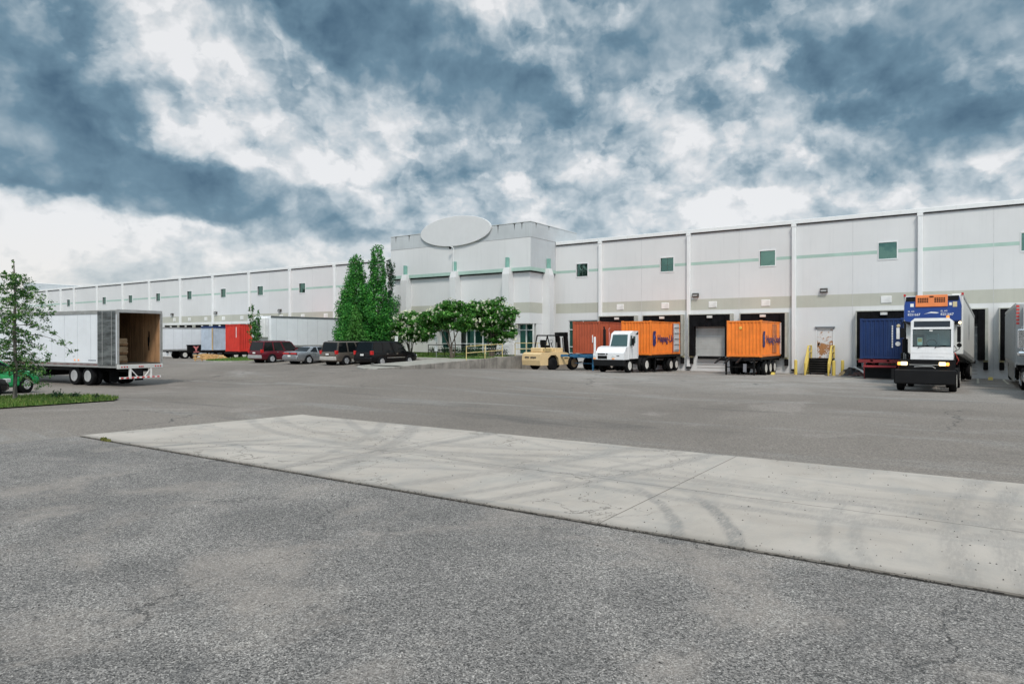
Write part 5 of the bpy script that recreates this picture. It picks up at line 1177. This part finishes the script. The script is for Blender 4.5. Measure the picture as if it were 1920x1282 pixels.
def inpoly(x, y, P_):
    c = False; j = len(P_) - 1
    for i in range(len(P_)):
        if (P_[i][1] > y) != (P_[j][1] > y) and x < (P_[j][0] - P_[i][0]) * (y - P_[i][1]) / (P_[j][1] - P_[i][1]) + P_[i][0]: c = not c
        j = i
    return c
def blades(name, n, gen, zf, h, w):
    g = M()
    while n > 0:
        a, b = gen()
        if a is None: continue
        n -= 1; z = zf(a, b); t_ = rg.uniform(0, 6.28); hh = h * rg.uniform(.5, 1.3); ww = w * rg.uniform(.6, 1.3); lx, ly = rg.gauss(0, .3) * hh, rg.gauss(0, .3) * hh
        cx, cy = math.cos(t_) * ww, math.sin(t_) * ww
        g.v += [(a - cx, b - cy, z), (a + cx, b + cy, z), (a + lx, b + ly, z + hh)]; k = len(g.v); g.f.append([k - 3, k - 2, k - 1]); g.mi.append(0)
    return tag(g.done(name, grassblade), kind='stuff')
def gi():
    a, b = rg.uniform(-32.6, -27.5), rg.uniform(4, 13.9); return (a, b) if inpoly(a, b, GI) else (None, None)
blades('grass', 15000, gi, lambda a, b: gz(a, b) + .05, .13, .022)
def gl():
    a, b = rg.uniform(-48, -31.3), rg.uniform(42.3, 52)
    if (-38.5 < a and 43.8 < b < 45.0) or (a > -36.5 and b > 46.6): return (None, None)
    return a, b
blades('grass', 14000, gl, lambda a, b: lz(a, b), .12, .035)
def gi2():
    a, b = -53.4 + rg.uniform(-2.4, 2.4), 36.6 + rg.uniform(-3.4, 3.4); return (a, b) if ((a + 53.4) / 2.4) ** 2 + ((b - 36.6) / 3.4) ** 2 < 1 else (None, None)
blades('grass', 3500, gi2, lambda a, b: gz(a, b) + .13, .12, .03)

# ------------------------------------------------------------------ trees and shrubs
def foliage(clumps, per, size, mat, name, parent, seed=1, asp=.55, shell=.55, droop=0):
    rr = random.Random(seed); g = M(); V = g.v; F = g.f
    for cx, cy, cz, rx_, ry_, rz_ in clumps:
        k = int(per * abs(rx_ * ry_ * rz_) ** (2 / 3) + 3) if per > 0 else int(-per)
        for _ in range(k):
            u = Vector((rr.gauss(0, 1), rr.gauss(0, 1), rr.gauss(0, 1))); u.normalize(); q = rr.random() ** shell * rr.uniform(.9, 1.08)
            p = Vector((cx + u.x * rx_ * q, cy + u.y * ry_ * q, cz + u.z * rz_ * q))
            n_ = (u * .7 + Vector((rr.gauss(0, .6), rr.gauss(0, .6), rr.gauss(0, .6) + .35))).normalized(); t_ = n_.cross(Vector((rr.gauss(0, 1), rr.gauss(0, 1), rr.gauss(0, 1)))).normalized(); b = n_.cross(t_)
            s_ = size * rr.uniform(.6, 1.4); t_ *= s_; b *= s_ * asp; d = Vector((0, 0, -droop * s_))
            o = len(V); V += [tuple(p - t_), tuple(p - b * .9), tuple(p + t_ + d), tuple(p + b)]; F.append([o, o + 1, o + 2, o + 3]); g.mi.append(0)
    return g.done(name, mat, parent)
def limb_tree(o, segs, mat):
    g = M()
    for pts, r1, r2 in segs: g.tube(pts, r1, 7, True, r2)
    return g.done('trunk', mat, o, smooth=True)
cypm = leafmat('cypress_leaves', [(0, (.012, .09, .016)), (.45, (.03, .19, .03)), (.8, (.07, .31, .045)), (1, (.16, .44, .09))], .25)
cypl = leafmat('cypress_light', [(0, (.03, .12, .02)), (.6, (.06, .22, .035)), (1, (.14, .34, .08))], .2)
cypd = leafmat('cypress_dark', [(0, (.01, .04, .02)), (.7, (.018, .08, .03)), (1, (.03, .12, .05))], .15)
def cypress(a, n, h, w, label, mat, seed, top=0, dens=1, low=.06, prof=None):
    rr = random.Random(seed); z0 = lz(a, n) - .05; o = thing('cypress_tree', label, 'tree', (a, n, z0), group='evergreens beside the office block')
    segs = [([(0, 0, -.1), (.03, .02, h * .5), (.0, 0, h * .96)], .11, .02)]
    cl = []; N_ = int(95 * dens * max(1, w / 1.2))
    for q in range(N_):
        f = min(.999, low + (1 - low) * ((q + rr.random()) / N_) ** .92); z = h * f
        rad = w * (prof(f) if prof else min(1, (f / .16) ** .5) * max(0, 1 - f) ** .5 * 1.08 + .03)
        an = q * 2.4 + rr.uniform(-.5, .5); rd = rad * rr.uniform(.35, 1.12)
        sx = max(.15, rad * rr.uniform(.22, .55)); cl.append((rd * math.cos(an), rd * math.sin(an), z, sx, sx, sx * rr.uniform(1.3, 2.1) + .1))
        if q % 5 == 0 and z > .8: segs.append(([(0, 0, z - .5), (rd * math.cos(an), rd * math.sin(an), z)], .03, .01))
    limb_tree(o, segs, bark)
    foliage(cl, 560, .09, mat, 'crown', o, seed, .5, .5); return o
cypress(-48.3, 44.9, 9.3, 1.75, 'broad bright green cypress, the left one of the two tall ones', cypm, 21)
cypress(-46.2, 45.6, 10.1, 1.45, 'tallest slender cypress, standing nearest the office block front corner', cypm, 22, prof=lambda f: (1 - f) ** .5 * .62 + .22 + .25 * (f < .5))
cypress(-47.6, 46.5, 9.2, .6, 'thin cypress spire squeezed between the two tallest cypresses', cypd, 23)
cypress(-47.3, 48.2, 9.0, 1.2, 'dark sparse evergreen against the left wall of the office block', cypd, 24, dens=.8, prof=lambda f: .4 + .5 * math.sin(f * 9) ** 2 * (1 - f) + .2 * (1 - f))
cypress(-50.6, 45.6, 6.2, .8, 'short leftmost cypress reaching half the height of the tall ones', cypm, 25)
cypress(-46.2, 42.9, 4.3, .85, 'small light green conifer in front of the tall cypresses, above the parked cars', cypl, 26)

crapem = leafmat('crape_leaves', [(0, (.02, .10, .016)), (.5, (.05, .19, .028)), (.85, (.10, .28, .045)), (1, (.2, .38, .09))], .25)
blossom = leafmat('white_blossom', [(0, (.5, .55, .38)), (.5, (.72, .74, .62)), (1, (.85, .85, .8))], .2)
def crape(a, n, label, cl, stems, seed, nbl, bsz=.14):
    z0 = lz(a, n); o = thing('crape_myrtle', label, 'tree', (a, n, z0), group='flowering crape myrtles on the lawn'); rr = random.Random(seed); segs = []
    for k in range(stems):
        c = cl[k % len(cl)]; b = (rr.uniform(-.12, .12), rr.uniform(-.12, .12), -.05)
        segs.append(([b, (b[0] * 2 + c[0] * .15, b[1] * 2 + c[1] * .15, .9), (c[0] * .55, c[1] * .55, max(1.5, c[2] * .62)), (c[0], c[1], c[2])], .065, .015))
        for j in range(3): e = cl[rr.randrange(len(cl))]; segs.append(([(c[0] * .5, c[1] * .5, max(1.4, c[2] * .6)), (e[0] * .7, e[1] * .7, e[2] * .85), (e[0], e[1], e[2] + e[5] * .4)], .025, .008))
    limb_tree(o, segs, bark)
    sub = []
    for c in cl:
        for _ in range(26):
            u = Vector((rr.gauss(0, 1), rr.gauss(0, 1), rr.gauss(0, 1))).normalized(); q = rr.uniform(.45, 1.05)
            sub.append((c[0] + u.x * c[3] * q, c[1] + u.y * c[4] * q, c[2] + u.z * c[5] * q, rr.uniform(.24, .48), rr.uniform(.24, .48), rr.uniform(.15, .3)))
    foliage(sub, 860, .095, crapem, 'crown', o, seed, .55, .6)
    fl = []
    for _ in range(nbl):
        c = cl[rr.randrange(len(cl))]; u = Vector((rr.gauss(0, 1), rr.gauss(0, 1) - .2, rr.gauss(0, 1) + .15)).normalized()
        fl.append((c[0] + u.x * c[3] * 1.1, c[1] + u.y * c[4] * 1.1, c[2] + u.z * c[5] * 1.15, bsz * .55, bsz * .55, bsz * .8))
    foliage(fl, -12, .05, blossom, 'blossoms', o, seed + 1, .8, .5); return o
crape(-42.6, 46.2, 'bushy crape myrtle thick with cream blossom, left of the spreading one', [(-1.2, 0, 2.6, .9, .9, .8), (.0, .2, 3.1, 1.0, .9, .7), (1.1, -.1, 2.5, 1.0, .9, .8), (.3, -.5, 1.9, 1.1, .8, .6), (-1.7, .2, 1.9, .8, .7, .8), (1.9, .2, 2.1, .8, .7, .7), (-.4, 0, 3.4, .9, .8, .5), (.6, .2, 1.5, 1.2, .8, .5), (1.9, -.1, 3.0, 1.0, .8, .6), (2.7, 0, 2.9, .8, .8, .5)], 5, 51, 330, .2)
crape(-34.6, 42.3, 'spreading flat-topped crape myrtle whose reddish trunk stands by the black rail', [(-1.9, 0, 3.5, 1.1, 1.0, .42), (-.8, .2, 3.9, 1.2, 1.0, .5), (.3, 0, 4.2, 1.2, 1.0, .5), (-.2, -.5, 3.3, 1.5, .9, .4), (.9, .3, 3.4, 1.1, 1.0, .5), (-1.1, .4, 2.8, 1.2, .8, .4), (-2.7, .2, 3.2, .7, .6, .4), (.4, -.2, 2.6, 1.3, .9, .45), (1.6, .2, 3.7, .9, .9, .6), (-2.4, 0, 2.5, 1.1, .8, .5), (1.5, 0, 2.8, 1.1, .9, .6), (-3.3, .2, 2.9, .8, .7, .5)], 5, 52, 170, .15)
crape(-32.6, 44.9, 'rounded crape myrtle dotted with white blossom, right beside the office corner', [(-.9, 0, 4.0, 1.1, 1.0, .6), (.3, .1, 4.1, 1.1, 1.0, .6), (1.1, 0, 3.2, 1.0, .9, .9), (.2, -.3, 2.9, 1.3, 1.0, .9), (-1.1, .3, 2.9, 1.1, 1.0, .8), (1.5, .1, 2.1, .9, .8, .8), (.3, .2, 1.8, 1.2, .8, .7), (1.8, 0, 3.4, .7, .8, .6), (-1.6, 0, 3.2, .9, .8, .6)], 5, 53, 260, .16)

# young tree on the small island
o = thing('young_tree', 'slim young tree on the grass island in front of the red container', 'tree', (-53.9, 37.9, gz(-53.9, 37.9) + .12))
limb_tree(o, [([(0, 0, -.1), (.03, 0, 1.2), (-.1, 0, 2.8), (-.3, 0, 4.6)], .06, .015), ([(0, 0, 1.3), (.4, .1, 2.6), (.5, .1, 3.8)], .03, .01), ([(-.1, 0, 2.4), (-.5, -.1, 3.3), (-.75, -.1, 4.5)], .025, .01)], barkgrey)
cl = [(0, 0, 1.5, .5, .5, .35), (.3, 0, 2.0, .55, .5, .5), (-.3, 0, 2.3, .55, .5, .4), (.3, 0, 2.8, .5, .45, .45), (-.25, 0, 3.0, .5, .45, .4), (.5, 0, 3.5, .3, .3, .45), (-.5, 0, 3.7, .35, .3, .35), (-.3, 0, 4.5, .22, .2, .4), (-.75, 0, 4.4, .12, .1, .3), (.6, 0, 4.1, .1, .1, .25)]
foliage(cl, 900, .085, leafmat('young_leaves', [(0, (.015, .08, .02)), (.6, (.035, .14, .03)), (1, (.10, .25, .05))]), 'crown', o, 31, .55, .6)

# near feathery tree at the left edge
NA, NN = -30.6, 10.95
o = thing('feathery_tree', 'feathery small-leaved tree with drooping branches on the grass strip at the left edge', 'tree', (NA, NN, gz(NA, NN) + .03))
rr = random.Random(44); segs = [([(0, 0, -.1), (.02, .02, 1.2), (-.03, .0, 2.6), (.03, .02, 4.1), (-.06, .02, 4.9), (-.2, .05, 5.45)], .10, .012)]
tw = []
for q in range(50):
    f = (q + rr.random()) / 50; z = .95 + f * 3.9; Lb = (2.3 * (1 - f) ** .62 * (.55 + .45 * min(1, f / .18)) + .28) * rr.uniform(.35, 1.2)
    an = q * 2.399 + rr.uniform(-.3, .3); dx_, dy_ = math.cos(an), math.sin(an); up = rr.uniform(.1, .42); P_ = []
    for k in range(6):
        u = k / 5; P_.append((dx_ * Lb * u, dy_ * Lb * u, z + Lb * (up * u - (up + .32) * u * u) + rr.uniform(-.03, .03)))
    segs.append((P_, .024 * (1.15 - f), .004))
    for k in range(1, 6):
        for _ in range(3 if rr.random() > .2 else 1):
            c = P_[k]; s_ = rr.uniform(.06, .16) * (1.1 if k > 2 else .8); tw.append((c[0] + rr.gauss(0, .13), c[1] + rr.gauss(0, .13), c[2] + rr.uniform(-.1, .1), s_ * 1.6, s_ * 1.6, s_ * .95))
for z in (4.6, 4.9, 5.15, 5.35): tw.append((-.12 - (z - 4.9) * .15, .02, z, .05, .05, .1))
limb_tree(o, segs, barkgrey)
foliage(tw, -18, .048, leafmat('feathery_leaves', [(0, (.015, .07, .02)), (.5, (.045, .15, .035)), (.8, (.12, .27, .06)), (1, (.3, .42, .16))], .35), 'crown', o, 45, .42, .8, .3)

# low shrubs
shrubm = leafmat('shrub_leaves', [(0, (.008, .03, .012)), (.7, (.018, .06, .02)), (1, (.05, .11, .04))], .1)
def shrub(a, n, z, r, h, label, seed, grp):
    o = thing('shrub', label, 'shrub', (a, n, z), group=grp); limb_tree(o, [([(0, 0, 0), (r * .3, 0, h * .6)], .02, .006), ([(0, 0, 0), (-r * .4, .05, h * .6)], .02, .006)], bark)
    foliage([(0, 0, h * .5, r * .8, r * .7, h * .5), (r * .4, .05, h * .4, r * .5, r * .5, h * .4), (-r * .45, 0, h * .38, r * .5, r * .5, h * .38)], 900, .05, shrubm, 'leaves', o, seed); return o
for i, (a, n, r, h, lb) in enumerate([(-29.5, 11.95, .34, .42, 'dark low shrub, tallest of those on the left grass strip'), (-29.25, 12.5, .36, .30, 'flat dark shrub in the middle of the left grass strip'), (-28.7, 13.0, .24, .2, 'smallest dark shrub at the tip of the left grass strip')]):
    shrub(a, n, gz(a, n) + .06, r, h, lb, 60 + i, 'low shrubs on the left grass strip')
for i, (a, n) in enumerate([(-42.5, 49.4), (-41.2, 49.4), (-39.9, 49.4), (-38.6, 49.4), (-37.4, 49.4)]):
    shrub(a, n, lz(a, n), .75, .75, ('leftmost', 'second', 'middle', 'fourth', 'rightmost')[i] + ' clipped dark shrub of the low hedge under the office windows', 70 + i, 'hedge shrubs under the office windows')
shrub(-33.6, 43.6, lz(-33.6, 43.6), .7, .85, 'dark round shrub behind the yellow railing beside the reddish trunk', 80, None)
shrub(-32.6, 46.3, lz(-32.6, 46.3), .8, .75, 'dark shrub behind the yellow railing near the office column', 81, None)
o = thing('weed_tuft', 'small tuft of weeds in the joint at the left corner of the concrete slab', 'weeds', (-16.9, 7.84, .02))
foliage([(0, 0, .03, .16, .03, .04), (.15, 0, .02, .2, .02, .03)], -130, .035, leafmat('weed_leaves', [(0, (.08, .12, .02)), (1, (.3, .26, .08))]), 'leaves', o, 9)

# ------------------------------------------------------------------ railings, signs, stairs, bollards, debris
def railing(pts, label, zf, h=1.02, mat=paleyellow, name='railing', group=None, posts=None):
    o = thing(name, label, 'railing', (pts[0][0], pts[0][1], zf(*pts[0])), group=group); ox_, oy_, oz_ = o.location
    P_ = [(a - ox_, n - oy_, zf(a, n) - oz_) for a, n in pts]
    for p in P_: M().tube([(p[0], p[1], -.05 + p[2]), (p[0], p[1], p[2] + h)], .032).done('post', mat, o)
    for hh in (h, h * .52): M().tube([(p[0], p[1], p[2] + hh) for p in P_], .028).done('rail', mat, o)
    return o
wt = lambda a, n: lz(a, n) + .03
railing([(-31.0, 39.6), (-31.0, 41.9), (-31.0, 44.2)], 'pale yellow pipe railing on the retaining wall, in front of the crape myrtles', wt, group='pale yellow railings on the retaining wall')
railing([(-31.0, 46.0), (-31.0, 47.7), (-31.0, 49.4), (-31.0, 51)], 'pale yellow pipe railing behind the forklift, before the office corner', wt, group='pale yellow railings on the retaining wall')
railing([(-38.2, 43.6), (-36.4, 43.6), (-34.0, 43.6)], 'black rail fence standing on the lawn beside the reddish trunk', wt, .95, blackmetal, 'rail_fence')
o = thing('kerb_bench_rail', 'white handrail running along the office windows behind the hedge', 'railing', (-42, 50.0, lz(-42, 50)))
for q in range(6): M().tube([(q * 1.7, 0, 0), (q * 1.7, 0, .95)], .025).done('post', trimwhite, o)
M().tube([(0, 0, .95), (8.5, 0, .95)], .025).done('rail', trimwhite, o)
def psign(a, n, h, label, two=False):
    o = thing('parking_sign', label, 'sign', (a, n, lz(a, n)), group='white parking signs at the head of the parked cars')
    M().tube([(0, 0, -.1), (0, 0, h)], .028).done('post', rail, o)
    M().bev(-.16, .16, -.045, -.03, h - .46, h, .005).done('sign_plate', paper, o)
    if two: M().bev(-.17, .17, -.045, -.03, h - 1.2, h - .78, .005).done('sign_plate', paper, o)
    g = M()
    for zz2 in (h - .12, h - .22, h - .34): g.box(-.11, .11, -.049, -.046, zz2, zz2 + .04)
    g.done('print', pbr('sign_green', (.15, .3, .2), .6), o)
psign(-40.2, 41.9, 1.75, 'small white parking sign above the black SUV, left of the pair'); psign(-36.45, 42.6, 1.7, 'white parking sign with a second plate below, ahead of the black SUV bonnet', True)
# dock stairs at the rusted door
DA = -9.3
o = thing('dock_stairs', 'steep black steel stairs with yellow handrails climbing to the rusted white door', 'stairs', (DA - .15, 55, -.22)); o.scale = (1.22, 1.06, 1)
g = M(); g.box(-.68, .68, -1.15, -.03, 1.14, 1.2); g.done('landing', blackmetal, o)
for q in range(6): M().box(-.56, .56, -2.15 + q * .17, -1.92 + q * .17, .18 + q * .165, .22 + q * .165).done('tread', pbr('tread_dark', (.02, .018, .015), .6, dirt=.3), o)
for x in (-.66, .6): M().prism([(-2.3, -.0), (-2.12, -.0), (-1.05, 1.12), (-1.05, 1.2), (-1.2, 1.2)], x, x + .06).done('stringer', yellow, o)
M().box(-.6, .6, -1.1, -1.05, .1, 1.12).done('back_panel', blackmetal, o)
for x in (-.64, .64):
    M().tube([(x, -2.25, .0), (x, -2.25, .85), (x, -1.15, 2.1), (x, -.1, 2.12)], .048).done('handrail', yellow, o)
    M().tube([(x, -2.2, .45), (x, -1.15, 1.65), (x, -.1, 1.66)], .048).done('mid_rail', yellow, o)
    for y in (-1.15, -.12): M().tube([(x, y, 1.18), (x, y, 2.12)], .048).done('post', yellow, o)
for q, x in enumerate((-.62, .62)): M().tube([(x, -.6, 0), (x, -.6, 1.14)], .04).done('landing_post', blackmetal, o)
M().box(-.55, .45, -2.5, -2.2, .0, .05).done('bottom_pad', pbr('pad_pale', (.5, .48, .44), .8), o)
bl = [(-10.85, 52.6, 'leftmost yellow bollard, beside the downpipe near the stairs'), (-10.3, 53.9, 'yellow bollard hard against the left stair rail'), (-8.3, 52.5, 'fat front yellow bollard right of the stairs'), (-7.95, 53.9, 'yellow bollard behind the front right one, nearer the wall')]
for a, n, lb in bl:
    o = thing('bollard', lb, 'bollard', (a, n, gz(a, n)), group='yellow bollards around the dock stairs')
    M().lathe([(-.2, .11), (1.02, .11), (1.07, .09), (1.10, .04)], 18, 'z').done('post', yellow, o, smooth=True)
    M().lathe([(-.01, .14), (.02, .13)], 18, 'z').done('base', kerbm, o)
# heap of torn packaging by the wall
o = thing('debris_heap', 'heap of torn black sheeting and white foam lying right of the dock stairs', 'rubbish heap', (-7.15, 53.6, gz(-7.1, 53.6)))
rr = random.Random(90)
def crumple(name, mat, cx, cy, rx_, ry_, h, seed, n_=10):
    q = random.Random(seed); g = M(); V = []
    for j in range(n_):
        for i in range(n_):
            u, v = i / (n_ - 1) * 2 - 1, j / (n_ - 1) * 2 - 1; e = max(0, 1 - u * u * .9 - v * v * .9)
            V.append((cx + u * rx_ + q.uniform(-.04, .04), cy + v * ry_ + q.uniform(-.04, .04), h * e ** .6 * q.uniform(.65, 1.2) + .003))
    g.add(V, [[j * n_ + i, j * n_ + i + 1, (j + 1) * n_ + i + 1, (j + 1) * n_ + i] for j in range(n_ - 1) for i in range(n_ - 1)]); g.done(name, mat, o)
crumple('black_sheeting', pbr('sheeting_black', (.012, .01, .011), .4), 0, 0, .95, .55, .62, 1); crumple('brown_tarp', pbr('tarp_brown', (.07, .03, .025), .7), .25, -.25, .8, .4, .34, 2); crumple('tan_board', pbr('board_tan', (.4, .3, .16), .8), -.65, -.2, .3, .3, .35, 3, 6)
g = M(); g.box(-.5, .5, -.06, .06, 0, .1); g.xf(Matrix.Translation((.45, -.35, .38)) @ Matrix.Rotation(R(28), 4, 'Y') @ Matrix.Rotation(R(12), 4, 'Z')); g.done('foam_strip', paper, o)
g = M(); g.box(-.35, .35, -.1, .1, 0, .05); g.xf(Matrix.Translation((.75, -.5, .16)) @ Matrix.Rotation(R(35), 4, 'Y')); g.done('foam_sheet', paper, o)
# wooden barricade / crate skeleton in front of the pale container
o = thing('broken_crate', 'broken tan wooden crate frame lying on the asphalt before the pale container', 'crate', (-61.6, 38.6, gz(-61.6, 38.6)), 22)
wm2 = pbr('crate_wood', (.48, .29, .12), .8, var=.3, vs=3)
g = M()
for q in range(5): g.box(-1.6 + q * .75, -1.5 + q * .75, -.5, -.42, .02, .62 - .05 * q)
g.box(-1.75, 1.6, -.53, -.505, .5, .62); g.box(-1.75, 1.6, -.53, -.505, .25, .36); g.box(-1.7, 1.5, -.5, .4, .12, .16); g.done('slat_frame', wm2, o)
M().prism([(-1.75, .62), (-1.2, .72), (.8, .6), (1.6, .25), (1.2, .1), (-1.5, .2)], .3, .36, 'y').done('tan_tarp', wm2, o)
M().tube([(1.0, -.8, .02), (1.3, -.8, .5), (1.8, -.8, .5), (2.0, -.8, .02)], .03).tube([(1.0, -.8, .1), (2.0, -.8, .1)], .03).done('sawhorse', pbr('saw_pale', (.65, .55, .32), .7), o)
# odd objects at the far dock: pallets and drum under the red container
o = thing('white_drum', 'small white drum standing at the foot of the young tree', 'drum', (-55.6, 39.5, gz(-55.6, 39.5)))
M().lathe([(0, .28), (.02, .3), (.3, .3), (.32, .31), (.34, .3), (.66, .3), (.7, .28)], 20, 'z').done('shell', pbr('drum_white', (.6, .58, .52), .6, dirt=.5), o, smooth=True)
M().lathe([(.7, .25), (.715, .25)], 20, 'z').done('lid', pbr('lid_yellow', (.5, .4, .12), .6), o)
# yellow bits on the apron
for i, (a, n, lb) in enumerate([(-12.2, 51.6, 'yellow wheel chock on the ground right of the three-axle chassis'), (.75, 53.2, 'pale wheel chock on the ground between the right-hand docks')]):
    o = thing('wheel_chock', lb, 'wheel chock', (a, n, gz(a, n))); M().prism([(-.2, 0), (.2, 0), (.12, .16), (.02, .18)], -.12, .12).done('wedge', yellow, o)

# ------------------------------------------------------------------ woodland behind the camera (only seen mirrored in the windows)
g = M(); rw = random.Random(17); V = g.v; F = g.f
for q in range(120):
    cx = -230 + q * 3.1 + rw.uniform(-2, 2); cy = -72 + rw.uniform(-7, 7); h = 17 + 7 * math.sin(cx * .045) + rw.uniform(-4, 4); w = rw.uniform(2.5, 4.5)
    for _ in range(150):
        u = rw.random(); an = rw.uniform(0, 6.28); rd = w * (1.1 - u * .8) * rw.uniform(.5, 1)
        p = Vector((cx + rd * math.cos(an), cy + rd * math.sin(an), 1 + (h - 1) * u)); t_ = Vector((rw.gauss(0, 1), rw.gauss(0, .4), rw.gauss(0, 1))).normalized() * 1.25; b = Vector((rw.gauss(0, 1), rw.gauss(0, .4), rw.gauss(0, 1))).normalized() * 1.0
        o_ = len(V); V += [tuple(p - t_), tuple(p - b), tuple(p + t_), tuple(p + b)]; F.append([o_, o_ + 1, o_ + 2, o_ + 3]); g.mi.append(0)
tag(g.done('woodland', leafmat('woodland_leaves', [(0, (.01, .03, .01)), (1, (.03, .08, .02))], .1)), kind='stuff')
